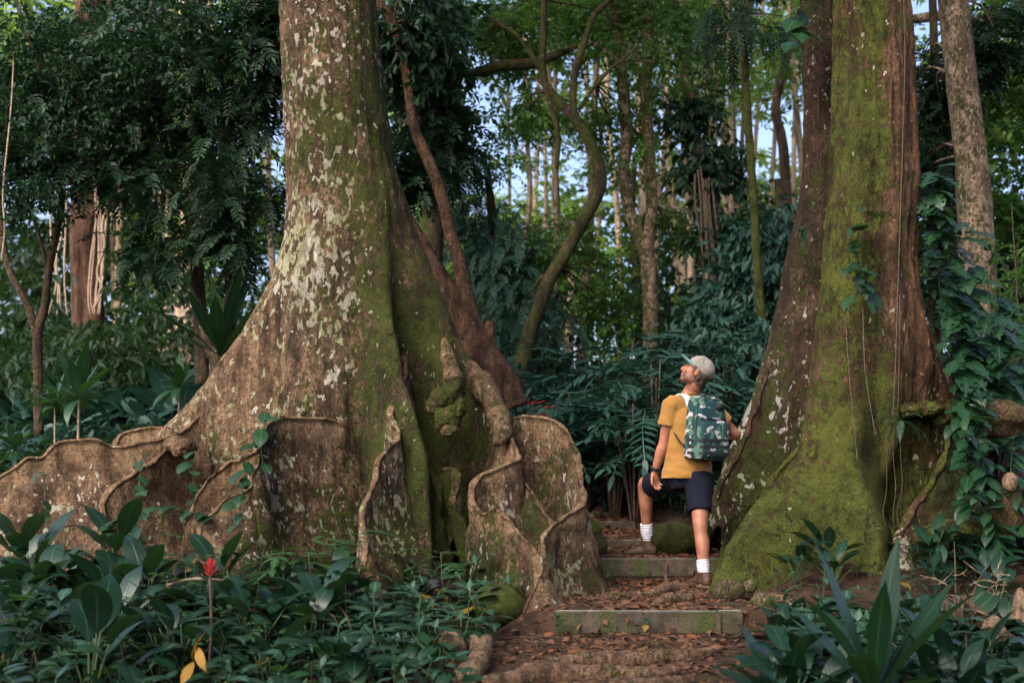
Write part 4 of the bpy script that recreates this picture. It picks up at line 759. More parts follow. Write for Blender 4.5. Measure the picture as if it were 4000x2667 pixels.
rng = np.random.RandomState(9); fb = MB()
band(1100, -100, 1200, 750, 1480, 27, 38, 'big')
band(700, -100, 1200, 100, 800, 28, 38, 'big')
band(700, 1400, 3300, 700, 1250, 30, 42, 'big')
band(420, -100, 1200, 650, 1050, 34, 42, 'big')
band(300, -200, 700, -150, 450, 26, 38, 'big')
band(260, 1300, 3300, -150, 250, 26, 40, 'big', clus=30, spread=(80, 50))
band(300, 3500, 4200, 500, 1300, 26, 36, 'big')
tag(fb.obj('distant_foliage', M['leaf_far'], smooth=False, origin=P(500, 900, 30)), kind='stuff')
rng = np.random.RandomState(6); fb = MB()
band(700, -100, 1150, 1000, 1500, 17, 23, 'hang', smax=1.5)
band(600, 1800, 3300, 1050, 1500, 19, 24, 'hang', smax=1.6)
band(300, 3500, 4150, 900, 1500, 15, 20, 'hang', smax=1.5)
tag(fb.obj('understory_foliage', M['leaf_far'], smooth=False, origin=P(2000, 1300, 20)), kind='stuff')
# ---- crowns of the great trees and of two unseen trees added behind the viewer to shade the clearing
def high_crown(parent, c, r, n, seed, smin=1.5, smax=2.6, name='crown', mat='leaf_dark'):
    rg = np.random.RandomState(seed); k = n//30
    d = rg.normal(size=(k, 3)); d /= np.linalg.norm(d, axis=1)[:, None]; cc = d*rg.uniform(.1, 1, (k, 1))**.45
    q = cc[rg.randint(0, k, n)]+rg.normal(size=(n, 3))*.13
    b = MB(); scatter(b, 'big', np.asarray(c)+q*np.asarray(r), smin, smax, (-.5, .4), rng=rg); return b.obj(name, M[mat], parent, smooth=False)
high_crown(left, (xp(1240), YL-1.5, 17.5), (6.5, 6.5, 2.6), 1800, 1)
high_crown(right, (xr(3390), YR-1.5, 17.5), (6.5, 6.5, 2.6), 1800, 2)
for k, (x_, y_, n_, r_, lab) in enumerate(((7.5, -6.5, 2600, (8.5, 7.5, 2.6), 'unseen broad crowned tree added for shade behind the viewer on the right'), (-9.5, -13, SHN, (8, 7, 2.2), 'unseen broad crowned tree added for shade behind the viewer on the left'))):
    sh = thing('added_shade_tree', (x_, y_, gz(x_, y_)), lab, 'tree')
    b = MB(); tube(b, [[x_, y_, -2.6], [x_-.1, y_+.2, 5], [x_-.3, y_+.4, 12]], [.5, .4, .3], 14, 30, .1, np.array([.2, .4, .2, 0])); b.obj('trunk', M['bark_pale'], sh)
    high_crown(sh, (x_-.2, y_+.5, 14), r_, n_, 3+k, 1.6, 2.8)
# ================================================================ plants
random.seed(21); np.random.seed(21)
PL = np.vstack([cr(np.array(p)[:, :2], 60) for p, _ in planksL+planksR])     # where the plank roots stand
def blocked(x, y, r=.1):
    if np.min((PL[:, 0]-x)**2+(PL[:, 1]-y)**2) < r*r: return True
    if (x-xp(1335))**2+(y-YL)**2 < .75**2 or (x-xr(3410))**2+(y-YR)**2 < .6**2 or (x-xq(3140))**2+(y-YQ)**2 < .5**2: return True
    return False
def onpath(x, y, m=.1):
    c, w = corridor(y); return abs(x-c) < w+m and y < 15
def nerve(seed, H=.2, L=.15, W=.072, pairs=3):
    rg = random.Random(seed); b = MB(); st = MB()
    bend = np.array([rg.uniform(-.06, .06), rg.uniform(-.06, .06), 0])
    tube(b, [[0, 0, -.03], bend*.4+[0, 0, H*.5], bend+[0, 0, H]], [.004, .0035, .003], 5, 8, mi=1)
    a0 = rg.uniform(0, 6.3)
    for k in range(pairs):
        f = .35+.65*(k+1)/pairs
        for q in (0, math.pi):
            s = rg.uniform(.75, 1.15)*(1 if k < pairs-1 else .85)
            lf = leaf(L*s, W*s, 8, .45, 1, rg.uniform(.5, 1.1), .25, .02, .02, rnd=rg.uniform(0, 6))
            put(b, lf, rotm(a0+q+k*1.57+rg.uniform(-.35, .35), rg.uniform(.0, .5)-(.1 if k < pairs-1 else -.15), rg.uniform(-.25, .25)), bend*f*f+[0, 0, H*f], 1, rg.uniform(.1, .9), 1.0 if rg.random() < .006 else 0)
    put(b, leaf(L*.5, W*.45, 6, .45, 1, .2, .3), rotm(a0+1, .8), bend+[0, 0, H], 1, 1)
    return b
def broad(seed, n=9, pet=.26, L=.32, W=.12, spread=.9):
    rg = random.Random(seed); b = MB()
    for k in range(n):
        yaw = k*2.4+rg.uniform(-.3, .3); up = rg.uniform(.55, 1.35) if k > 2 else rg.uniform(1.1, 1.45); s = rg.uniform(.75, 1.15)
        d = np.array([-math.sin(yaw)*math.cos(up), math.cos(yaw)*math.cos(up), math.sin(up)]); e = d*pet*s*1.1
        tube(b, [[0, 0, -.02], e*.5+[0, 0, .02], e], [.006, .005, .004], 5, 8, mi=1)
        put(b, leaf(L*s, W*s, 10, .45, 1, rg.uniform(.7, 1.5), .22, .015, 0, rnd=rg.uniform(0, 6)), rotm(yaw, up-.25, rg.uniform(-.4, .4)), e, 1, rg.uniform(.1, .9))
    return b
def strap(seed, n=15, L=.62, W=.1, lo=.25, hi=1.35, wave=0, droop=(.5, 1.5), peak=.55, stem=0):
    rg = random.Random(seed); b = MB()
    if stem: tube(b, [[0, 0, -.05], [.01, 0, stem*.5], [0, .01, stem]], [.016, .014, .012], 7, 8, .1, mi=1)
    for k in range(n):
        f = k/(n-1); up = lo+(hi-lo)*f; yaw = k*2.4+rg.uniform(-.25, .25); s = rg.uniform(.85, 1.1)*(1-.2*f if stem else 1)
        put(b, leaf(L*s, W*s, 12, peak, 1, rg.uniform(*droop)*(1.15-.6*f), .3, wave, 0, rnd=rg.uniform(0, 6)), rotm(yaw, up, rg.uniform(-.2, .2)), [0, 0, stem], 1, rg.uniform(.1, .9))
    return b
def seedling(seed, H=.45, n=5, fl=.34, ll=.13, lw=.05):
    rg = random.Random(seed); b = MB(); tube(b, [[0, 0, -.03], [.02, 0, H*.5], [.0, .02, H]], [.006, .005, .003], 5, 8, .1, mi=1)
    for k in range(n):
        f = .5+.5*(k+1)/n
        T = pinnate(fl*rg.uniform(.7, 1.1), 3, ll, lw, .6, True, seed=seed*9+k, start=.35, taper=.3, rad=.002); V, Q, T3, U, m = T.tmpl()
        b.add(V@rotm(k*2.2+rg.uniform(-.3, .3), rg.uniform(.1, .7), 0).T+[0, 0, H*f], Q, None, U, m)
    return b
def climber(seed, pts, n=8, L=.12, W=.085, toward=(0, -1, .2), slit=False, mb=None, spread=.8, hang=.5, rstem=.004):
    rg = random.Random(seed); b = mb or MB(); p = cr(np.asarray(pts, float), 40); tube(b, pts, rstem, 5, 40, .1, mi=1)
    for k in range(n):
        c = p[min(39, int((k+.5)/n*40))]; s = rg.uniform(.7, 1.2)
        d = np.array(toward)+np.array([rg.uniform(-spread, spread), rg.uniform(-.3, .3), rg.uniform(-hang-.5, .35-hang*.7)])
        d /= np.linalg.norm(d); pe = L*rg.uniform(.3, .7); e = c+(d*.6+np.array([0, -.3, .4]))*pe
        tube(b, [c, (c+e)/2+[0, 0, .01], e], .0025, 4, 5, mi=1)
        lf = leaf(L*s, W*s, 13 if slit else 9, .4, 1, rg.uniform(.3, .9), .15, .01, 0, 1, rg.uniform(0, 6), 7 if slit else 5)
        if slit:
            V, Q, U = lf; keep = [i for i in range(len(Q)) if not ((i//6) % 3 == 1 and 2 < i//6 < 11 and (i % 6) in (0, 1, 4, 5) and rg.random() < .75)]
            lf = (V, Q[keep], U)
        put(b, lf, dirm(d, rg.uniform(-.4, .4)), e, 1, rg.uniform(0, 1))
    return b
nerveV = [nerve(i, H=.14+.04*(i % 4), L=.13+.012*(i % 4), pairs=2+i % 3).mesh('veined_plant', [M['leaf_nerve'], M['stem']]) for i in range(7)]
softV = [nerve(40+i, H=.16+.05*(i % 3), L=.14, W=.06, pairs=3).mesh('soft_plant', [M['leaf_light'], M['stem']]) for i in range(4)]
broadV = [broad(i, 8+i % 3, .2+.05*(i % 3)).mesh('broad_leaf_plant', [M['leaf_broad'], M['stem']]) for i in range(5)]
seedV = [seedling(i).mesh('seedling', [M['leaf_light'], M['woody']]) for i in range(4)]
def plant(me, name, label, cat, x, y, s=1, grp=None, dz=0, rz=None, tilt=None):
    o = inst(me, name, (x, y, gz(x, y)+dz), R(0, 6.28) if rz is None else rz, s, tilt or (R(-.12, .12), R(-.12, .12)))
    return tag(o, label, cat, grp)
def sow(n, xr_, yr_, meshes, name, label, cat, grp, s=(.8, 1.25), test=None, r=.09, sep=.12):
    pts = []; t = 0
    while len(pts) < n and t < n*60:
        t += 1; y = R(*yr_); x = R(*xr_) if not callable(xr_) else xr_(y)
        if blocked(x, y, r) or (test and not test(x, y)): continue
        if any((x-a)**2+(y-b)**2 < sep*sep for a, b in pts): continue
        pts.append((x, y))
    for x, y in pts: plant(random.choice(meshes), name, label, cat, x, y, R(*s), grp)
off = lambda x, y: not onpath(x, y, .12)
pxof = lambda x, y: 2000+x/y*F_PX
# ---- lower left undergrowth
sow(150, (-3.4, -.35), (5.9, 8.8), nerveV, 'veined_plant', 'low plant with pale veined leaves in the lower left undergrowth', 'plant', 'pale veined plants at lower left', test=lambda x, y: off(x, y) and -150 < pxof(x, y) < 1560, sep=.1, s=(.6, 1.5))
sow(62, (-.85, .35), (7.0, 9.5), nerveV, 'veined_plant', 'low plant with pale veined leaves between the front plank and the curled root', 'plant', 'pale veined plants between the plank roots', test=lambda x, y: off(x, y) and 1400 < pxof(x, y) < 2000 and not (pxof(x, y) > 1860 and y < 8.3), sep=.11, s=(.85, 1.5))
sow(60, (-3.2, -.9), (6.0, 8.9), softV, 'soft_plant', 'soft green plant among the darker leaves at lower left', 'plant', 'soft green plants at lower left', test=lambda x, y: off(x, y) and pxof(x, y) < 1350, sep=.2)
sow(30, (-3.6, -.8), (6.4, 9.3), broadV, 'broad_leaf_plant', 'dark broad leaved plant before the left plank roots', 'plant', 'broad leaved plants at lower left', (.8, 1.2), lambda x, y: off(x, y) and -100 < pxof(x, y) < 1330 and not (500 < pxof(x, y) < 1100 and y > 8.7), sep=.24)
for px, Y, s in ((420, 8.3, 1.35), (180, 8.5, 1.3), (60, 8.0, 1.2), (880, 7.7, 1.1), (960, 7.5, 1.15)):
    q = P(px, 2000, Y); plant(broadV[int(px) % 5], 'broad_leaf_plant', {420: 'tallest broad leaved plant left of the red flower', 180: 'tall broad leaved plant near the left edge before the root wall', 60: 'big dark broad leaved plant at the far left edge', 880: 'broad leaved plant just right of the red flower', 960: 'second broad leaved plant right of the red flower'}[px], 'plant', q[0], Y, s)
for k, (px, Y, s, lab) in enumerate(((1010, 8.5, 1.1, 'pinnate seedling below the arched root wall'), (1120, 8.6, 1.15, 'tall pinnate seedling before the mossy arched wall'), (1230, 8.5, 1.1, 'pinnate seedling left of the tall front plank'), (1300, 8.7, 1.2, 'pinnate seedling with bent stem against the front plank'), (900, 8.4, .9, 'small pinnate seedling left of the arched wall'), (1730, 9.3, .9, 'pinnate seedling in the dark pocket beside the mossy root'), (1330, 8.3, .8, 'short pinnate seedling low before the front plank'))):
    q = P(px, 2000, Y); plant(seedV[k % 4], 'seedling', lab, 'plant', q[0], Y, s)
sow(26, (-3.3, -.7), (6.3, 9.0), seedV, 'seedling', 'pinnate seedling scattered in the lower left undergrowth', 'plant', 'pinnate seedlings at lower left', (.5, .95), lambda x, y: off(x, y) and pxof(x, y) < 1450, sep=.2)
heartV = []
for i in range(4):
    rg = random.Random(500+i); b = MB()
    for k in range(6+i):
        yaw = k*2.4+rg.uniform(-.4, .4); up = rg.uniform(.7, 1.4); h_ = rg.uniform(.12, .34); d = np.array([-math.sin(yaw)*math.cos(up), math.cos(yaw)*math.cos(up), math.sin(up)])*h_
        tube(b, [[0, 0, -.02], d*.5+[0, 0, .01], d], [.004, .0035, .003], 5, 7, mi=1); s_ = rg.uniform(.6, 1.2)
        put(b, leaf(.14*s_, .11*s_, 9, .36, 1, rg.uniform(.4, 1.0), .2, .01, 0, 1, rg.uniform(0, 6), 5), rotm(yaw+rg.uniform(-.4, .4), rg.uniform(-.7, .3), rg.uniform(-.4, .4)), d, 1, rg.uniform(0, 1), 1.0 if rg.random() < .008 else 0)
    heartV.append(b.mesh('heart_leaf_plant', [M['leaf_climb'], M['stem']]))
sow(48, (-3.4, -.5), (6.0, 9.1), heartV, 'heart_leaf_plant', 'heart leaved plant scattered in the lower left undergrowth', 'plant', 'heart leaved plants at lower left', (.7, 1.3), lambda x, y: off(x, y) and pxof(x, y) < 1500, sep=.16)
sow(30, (-.75, -.1), (6.2, 8.1), nerveV+heartV[:2], 'veined_plant', 'low plant beside the root knees at the left edge of the path', 'plant', 'plants by the root knees', (.55, 1.0), lambda x, y: 1470 < pxof(x, y) < 1850 and not (1730 < pxof(x, y) < 1900 and 6.6 < y < 7.6), sep=.11, r=.06)
# ---- right of the path and right foreground
sow(20, (1.1, 3.6), (5.8, 8.6), heartV, 'heart_leaf_plant', 'heart leaved plant scattered in the lower right undergrowth', 'plant', 'heart leaved plants at lower right', (.7, 1.2), lambda x, y: off(x, y) and pxof(x, y) > 2900, sep=.18)
sow(36, (1.0, 3.4), (5.7, 7.9), nerveV, 'veined_plant', 'low plant with pale veined leaves in the lower right undergrowth', 'plant', 'pale veined plants at lower right', test=lambda x, y: off(x, y) and pxof(x, y) > 2800, sep=.15)
sow(10, (1.1, 3.6), (6.4, 7.5), broadV, 'broad_leaf_plant', 'dark broad leaved plant in the lower right undergrowth', 'plant', 'broad leaved plants at lower right', (.7, .95), lambda x, y: off(x, y) and (3620 < pxof(x, y) or pxof(x, y) < 3150) and pxof(x, y) > 2860, sep=.3)
sow(60, (1.5, 3.5), (7.9, 9.6), nerveV+broadV[:2], 'low_plant', 'dark low plant at the foot of the great mossy tree', 'plant', 'plants at the foot of the mossy tree', (.55, .85), lambda x, y: off(x, y) and 2930 < pxof(x, y) < 3950, r=.12, sep=.13)
sow(24, (1.6, 2.5), (10.4, 12.2), nerveV, 'veined_plant', 'pale veined plant on the bank right of the hiker', 'plant', 'pale veined plants right of the hiker', (.8, 1.2), lambda x, y: off(x, y) and 2740 < pxof(x, y) < 3000, sep=.13)
sow(22, (.5, 1.9), (13, 16), nerveV, 'veined_plant', 'small plant with pale veined leaves at the top of the path', 'plant', 'pale veined plants at the head of the path', (.9, 1.3), lambda x, y: not onpath(x, y, .05) and 2290 < pxof(x, y) < 2600, sep=.15)
for px, py, Y, s, lab in ((2395, 2270, 9.9, .62, 'little veined plant under the left end of the second step'), (2200, 2440, 8.3, .5, 'tiny plant at the left end of the nearest step'), (2525, 2450, 8.3, .55, 'tiny bright seedling at the face of the nearest step'), (2830, 2165, 10.0, .8, 'veined plant beside the boulders right of the rear leg'), (2870, 2190, 9.9, .7, 'second veined plant right of the rear leg')):
    q = P(px, py, Y); plant(nerveV[int(px) % 7], 'veined_plant', lab, 'plant', q[0], Y, s)
b = strap(5, 19, .76, .125, .2, 1.42, 0, (.3, 1.3), .58)
q = P(3415, 2560, 6.2); t = thing('rosette_plant', (q[0], q[1], gz(q[0], q[1])+.17), 'large rosette of long upright strap leaves in the right foreground', 'plant')
o = bpy.data.objects.new('foliage', b.mesh('foliage', [M['leaf_climb'], M['stem']])); C.objects.link(o); o.parent = t
b = MB(); tube(b, [[0, 0, -.25], [0, 0, .0], [.005, 0, .06]], [.03, .028, .02], 8, 10, .1); o = bpy.data.objects.new('stalk', b.mesh('stalk', M['stem'])); C.objects.link(o); o.parent = t
for k, (px, Y, n, L, s, lab) in enumerate(((3060, 6.35, 12, .5, 1.0, 'rosette with wide rippled leaves right of the lowest roots'), (3230, 6.2, 12, .5, 1.05, 'broad strap leaved rosette left of the large one'), (3720, 6.3, 12, .48, 1.1, 'low strap leaved rosette right of the large one'), (3080, 8.2, 9, .4, 1, 'dark rosette below the front of the mossy tree'), (3560, 6.0, 9, .4, .9, 'rosette cut by the bottom edge under the large one'))):
    q = P(px, 2500, Y); me = strap(60+k, n, L, .15, .2, 1.2, .03, (.5, 1.4), .5).mesh('rosette_plant', [M['leaf_broad'], M['stem']]); plant(me, 'rosette_plant', lab, 'plant', q[0], Y, s)
# ---- ferns
def fern(seed, n=7, L=.5, pairs=16, ll=.07, lw=.017, up=(.5, 1.2), droop=1.0, mat='leaf_fern', detail=False, name='fern'):
    rg = random.Random(seed); b = MB()
    for k in range(n):
        V, Q, T3, U, m = pinnate(L*rg.uniform(.75, 1.1), pairs, ll, lw, droop*rg.uniform(.7, 1.3), detail, seed=seed*31+k, start=.12, taper=.7, rake=1.25, vshape=.1).tmpl()
        b.add(V@rotm(k*6.283/n+rg.uniform(-.3, .3), rg.uniform(*up), 0).T, Q, None, U, m)
    return b.mesh(name, [M[mat], M['stem']], smooth=detail)
plant(fern(1, 6, .5, 18, .09, .02, (.4, 1.0), 1.2, 'leaf_bfern'), 'fern', 'bright green fern at the bottom left corner', 'fern', *P(215, 2600, 6.3)[:2], 1.0)
plant(fern(2, 5, .4, 16, .07, .018, (.3, .9), 1.1, 'leaf_bfern'), 'fern', 'bright small fern at the bottom edge left of the root knees', 'fern', *P(1130, 2600, 6.4)[:2], .9)
fernV = [fern(5+i, 9, .75, 15, .15, .04, (.45, 1.15), 1.1, 'leaf_blue') for i in range(3)]
for k, (px, Y) in enumerate(((180, 15), (330, 16), (620, 15.5), (700, 16.5), (500, 14.8), (760, 15), (1000, 16), (950, 14.5), (60, 16.5), (420, 17.5))):
    q = P(px, 1500, Y); plant(fernV[k % 3], 'fern', 'dark palm like fern in the shaded undergrowth left of the great tree', 'fern', q[0], Y, R(1.0, 1.5), 'ferns left of the great tree')
# ---- tall pinnate thicket behind the path
def thicket(seed, H=1.2, n=11):
    rg = random.Random(seed); st = MB(); b = MB()
    for k in range(n):
        yaw = k*2.4; h = H*rg.uniform(.45, 1.0); o_ = np.array([math.cos(yaw), math.sin(yaw), 0])*rg.uniform(.02, .14)
        tube(st, [[0, 0, -.05]+o_*.3, o_*1+[0, 0, h*.5], o_*2+[0, 0, h]], [.012, .009, .005], 5, 8)
        for j in range(2 if k % 2 else 3):
            V, Q, T3, U, m = pinnate(rg.uniform(.6, .95), 8, .17, .05, rg.uniform(.6, 1.3), True, seed=seed*50+k*3+j, start=.15, taper=.5, rake=1.0, rad=.004).tmpl()
            b.add(V@rotm(yaw+rg.uniform(-1.3, 1.3)+j*2.2, rg.uniform(-.1, .75), rg.uniform(-.3, .3)).T+o_*2+[0, 0, h*rg.uniform(.75, 1)], Q, None, U, m)
    return st.mesh('stem', M['vine_dark']), b.mesh('foliage', M['leaf_blue'])
TH = []
for i in range(3):
    a_, f_ = thicket(70+i); TH.append((a_, f_))
def shrub(px, Y, s, label, grp=None, k=0, H=1):
    q = P(px, 1500, Y); t = thing('pinnate_shrub', (q[0], q[1], gz(q[0], q[1])), label, 'shrub', grp); t.scale = (s, s, s*H); t.rotation_euler = (0, 0, R(0, 6))
    for nm, me in zip(('stem', 'foliage'), TH[k % 3]):
        o = bpy.data.objects.new(nm, me); C.objects.link(o); o.parent = t
for k, (px, Y, s) in enumerate(((2050, 14.5, .9), (2180, 14.0, 1.0), (2290, 13.6, 1.05), (2400, 13.2, 1.1), (2480, 12.6, 1.15), (2350, 15, 1.2), (2560, 13.2, 1.25), (2240, 15.5, 1.2), (2620, 14.2, 1.2), (2450, 14.6, 1.3), (2120, 15.8, 1.1), (2540, 15.2, 1.25))):
    shrub(px, Y, s, 'dark shrub with long pinnate fronds in the thicket left of the hiker', 'thicket of pinnate shrubs', k)
for k, (px, Y, s, lab) in enumerate(((2830, 14.2, 1.15, 'pinnate shrub arching out just right of the backpack'), (2960, 14.0, 1.0, 'pinnate shrub before the dark trunk of the mossy tree'), (2890, 16, 1.3, 'taller pinnate shrub behind the backpack'), (1960, 16, 1.1, 'pinnate shrub beneath the leaning reddish trunk'), (3750, 12.6, 1.3, 'pinnate shrub behind the right flank of the mossy tree'), (3920, 12.2, 1.2, 'pinnate shrub under the spotted trunk at far right'), (3640, 13.2, 1.2, 'pinnate shrub in the shade between the two right trunks'))):
    shrub(px, Y, s, lab, None, k)
def sapling(px, Y, H, label, seed, n=60):
    "thin stems with small leaves"
    q = P(px, 1500, Y); z = gz(q[0], q[1]); t = thing('leafy_sapling', (q[0], q[1], z), label, 'sapling'); rg = np.random.RandomState(seed); st = MB(); fb = MB(); pos = []
    for k in range(4):
        e = np.array([rg.uniform(-.4, .4), rg.uniform(-.3, .3), H*rg.uniform(.7, 1)]); p = np.array([[0, 0, 0], e*.4+[.05, 0, .1], e]); tube(st, p, [.012, .009, .003], 5, 14)
        for f in rg.uniform(.35, 1, n//4): pos.append(e*f+rg.normal(size=3)*.12)
    scatter(fb, 'spray', np.array(pos), .5, .8, (-.6, .4), rng=rg)
    for nm, b_, m_ in (('stem', st, 'woody'), ('foliage', fb, 'leaf_mid')):
        o = bpy.data.objects.new(nm, b_.mesh(nm, M[m_], smooth=False)); C.objects.link(o); o.parent = t
sapling(3900, 11.8, 2.6, 'slender leafy sapling before the spotted trunk', 1, 80); sapling(3980, 11.4, 2.8, 'slender leafy sapling at the right edge', 2, 90); sapling(3790, 12.2, 2.0, 'small leafy sapling at the foot of the spotted trunk', 3, 60)
# ---- bird nest fern and tall ti plants at left
b = strap(90, 20, .98, .135, .35, 1.5, .06, (.1, .55), .55); q = P(858, 1390, 13.2)
tag(b.obj('nest_fern', [M['leaf_dark'], M['stem']], origin=None), None)
o = C.objects['nest_fern']; o.location = Vector(q); tag(o, 'dark bird nest fern with long wavy straps on the fork trunk', 'fern')
def cordyline(px, py, Y, s, label, seed, stem=.55):
    q = P(px, py, Y); z = gz(q[0], q[1]); st = max(.2, (q[2]-z)/s); t = thing('strap_leaf_plant', (q[0], q[1], z), label, 'plant'); t.scale = (s, s, s); t.rotation_euler = (0, 0, R(0, 6))
    a = MB(); tube(a, [[0, 0, -.05], [.01, 0, st*.5], [0, 0, st]], [.014, .013, .012], 7, 10, .1)
    f = strap(seed, 17, .46, .1, -.1, 1.45, 0, (.6, 1.5), .5)
    for nm, b_, m_, dz in (('stem', a, 'vine', 0), ('foliage', f, 'leaf_climb', st)):
        o = bpy.data.objects.new(nm, b_.mesh(nm, [M[m_], M['stem']])); C.objects.link(o); o.parent = t; o.location = (0, 0, dz)
cordyline(310, 1560, 12.0, 1.15, 'strap leaved plant on a thin stem behind the left root wall', 91)
cordyline(215, 1590, 12.6, .8, 'smaller strap leaved plant left of the larger one', 92)
cordyline(700, 1520, 13.2, .9, 'strap leaved plant near the nest fern trunk', 93)
cordyline(60, 1760, 11.4, .7, 'strap leaved plant at the left edge over the root wall', 94)
# ---- ground cover that nobody could count
rng = np.random.RandomState(31)
tn = [nerve(i, .16, .15, .075, 2).tmpl() for i in range(3)]; tb = [broad(i, 6, .18, .26, .11).tmpl() for i in range(2)]
def cover(name, n, test, xr_, yr_, tm, mats, s=(.8, 1.5), seed=0):
    rg = np.random.RandomState(seed); p = []
    while len(p) < n:
        x = rg.uniform(*xr_, 4000); y = rg.uniform(*yr_, 4000); k = [i for i in range(4000) if test(x[i], y[i])]; p += [(x[i], y[i]) for i in k]
    p = np.array(p[:n]); z = ground(p[:, 0], p[:, 1]); m = mats34(np.c_[p, z], rg.uniform(0, 6.3, n), rg.uniform(-.2, .2, n), rg.uniform(-.2, .2, n), rg.uniform(*s, n)); b = MB(); pk = rg.randint(0, len(tm), n)
    mk = np.c_[rg.uniform(0, 1, n), np.zeros(n)]
    for j in range(len(tm)): b.many(tm[j], m[pk == j], mk[pk == j])
    return tag(b.obj(name, mats, origin=(p[:, 0].mean(), p[:, 1].mean(), z.mean())), kind='stuff')
def frame(x, y): return abs(x) < .58*y
cover('ground_cover', 1900, lambda x, y: frame(x, y) and x < -.2 and not blocked(x, y, .2), (-9, 0), (11, 16.5), tn, [M['leaf_broad'], M['stem']], (1.1, 2.0), 1)
cover('ground_cover', 1250, lambda x, y: frame(x, y) and not onpath(x, y, .1) and not blocked(x, y, .25) and x > -.1, (-.2, 9), (11.6, 17), tn, [M['leaf_broad'], M['stem']], (1.0, 1.8), 2)
cover('ground_cover', 1200, lambda x, y: frame(x, y), (-14, 14), (16.5, 25), tb, [M['leaf_blue'], M['stem']], (1.4, 2.6), 3)
cover('undergrowth', 700, lambda x, y: frame(x, y) and not onpath(x, y, .14) and not blocked(x, y, .09) and pxof(x, y) < 1540, (-4.8, -.3), (5.4, 9.0), tn, [M['leaf_nerve'], M['stem']], (.6, 1.1), 4)
cover('undergrowth', 640, lambda x, y: frame(x, y) and not onpath(x, y, .16) and not blocked(x, y, .1) and pxof(x, y) > 2800, (.9, 4.6), (5.3, 8.5), tn, [M['leaf_nerve'], M['stem']], (.75, 1.35), 5)
cover('undergrowth', 340, lambda x, y: frame(x, y) and not blocked(x, y, .12) and pxof(x, y) > 3560 and y < 11.2, (2, 6.4), (9.4, 11.2), tn, [M['leaf_broad'], M['stem']], (.8, 1.5), 6)
# ---- fallen leaves on the path
rg = np.random.RandomState(8); n = 6200; y = rg.uniform(5.6, 13.5, n); c_, w_ = corridor(y); x = c_+w_*rg.normal(0, .62, n); ok = np.array([not blocked(a, e, .05) for a, e in zip(x, y)])
x, y = x[ok], y[ok]; n = len(x); z = ground(x, y)+.006
V, Q, U = leaf(.07, .036, 6, .45, 1, 1.2, .6); tm = (V, Q, np.zeros((0, 3), int), U, np.tile([.5, 0, 0, 0.], (len(V), 1)))
m = mats34(np.c_[x, y, z], rg.uniform(0, 6.3, n), rg.uniform(-.3, .4, n), rg.uniform(-.6, .6, n), rg.uniform(.25, 1.35, n)); b = MB(); b.many(tm, m, np.c_[rg.uniform(0, 1, n), (rg.uniform(0, 1, n) < .1)*.8])
tag(b.obj('leaf_litter', M['deadleaf'], origin=(1, 9, 0)), kind='stuff')
b = MB()
for k in range(150):
    yy = R(5.8, 12); c_, w_ = corridor(yy); xx = c_+random.gauss(0, .6)*w_
    if blocked(xx, yy, .06): continue
    a = R(0, 3.14); L = R(.05, .2); p = [(xx+math.cos(a)*L*f, yy+math.sin(a)*L*f) for f in (-1, 0, 1)]
    tube(b, [[u, v, gz(u, v)+.008] for u, v in p], [.003, .004, .002], 4, 6, .2)
tag(b.obj('twig_litter', M['vine_dark'], origin=(1, 8, 0)), kind='stuff')
# ---- climbers on the roots and trunks
CL = [M['leaf_climb'], M['stem']]
def climb(label, pts, n=8, L=.12, W=.085, seed=0, mat=None, slit=False, name='climbing_plant', grp=None, **k):
    b = climber(seed, pts, n, L, W, slit=slit, **k); o = b.obj(name, mat or CL, origin=pts[0]); return tag(o, label, 'climber', grp)
climb('small climber growing up the left end of the arched root wall', PP([(1030, 1830, 9.35), (1020, 1730, 9.4), (1035, 1650, 9.45), (1040, 1615, 9.5)]), 7, .15, .1, 1)
climb('climber sprig leaning against the left root wall', PP([(530, 2120, 9.3), (540, 1950, 9.5), (550, 1830, 9.7), (570, 1780, 9.85)]), 10, .13, .085, 2)
climb('climber beside the knob of the left root wall', PP([(760, 1980, 9.7), (755, 1850, 9.9), (765, 1760, 10.0)]), 6, .13, .1, 3)
climb('climber between the two tan folds of the arched wall', PP([(930, 2060, 9.1), (950, 1900, 9.2), (965, 1800, 9.3)]), 8, .14, .09, 4)
climb('thin climber at the far left end of the root wall', PP([(180, 2060, 9.6), (175, 1930, 9.7), (165, 1830, 9.8)]), 6, .15, .07, 5)
climb('trailing climber across the front of the left root wall', PP([(420, 2080, 9.2), (560, 2000, 9.3), (700, 1990, 9.35), (850, 2030, 9.3)]), 16, .13, .085, 6)
climb('climber with slit leaves high on the mossy tree', PP([(3330, 1180, 10.15), (3345, 1050, 10.3), (3350, 930, 10.4), (3370, 830, 10.45)]), 15, .2, .12, 7, slit=True, spread=1.1)
climb('drooping leafy shoot below the slit leaved climber', PP([(3400, 1220, 10.1), (3390, 1130, 10.2), (3370, 1040, 10.3)]), 6, .19, .1, 8, hang=.9)
climb('big leaf climber at the top of the dark rear trunk', PP([(3115, 240, 11.2), (3120, 100, 11.2), (3130, -30, 11.2)]), 8, .26, .17, 9, hang=.9)
climb('grassy tuft on the dark rear trunk', PP([(3130, 930, 11.2), (3135, 900, 11.2)]), 12, .2, .025, 10)
rv = random.Random(4)
masslab = ['slit leaved vine against the right side of the mossy trunk', 'large slit leaved vine hanging right of the mossy trunk', 'uppermost slit leaved vine right of the mossy trunk', 'slit leaved vine over the right flank of the great tree', 'dark slit leaved vine toward the spotted trunk', 'slit leaved vine low on the right flank', 'slit leaved vine at right above the tan burls', 'slit leaved vine under the spotted trunk']
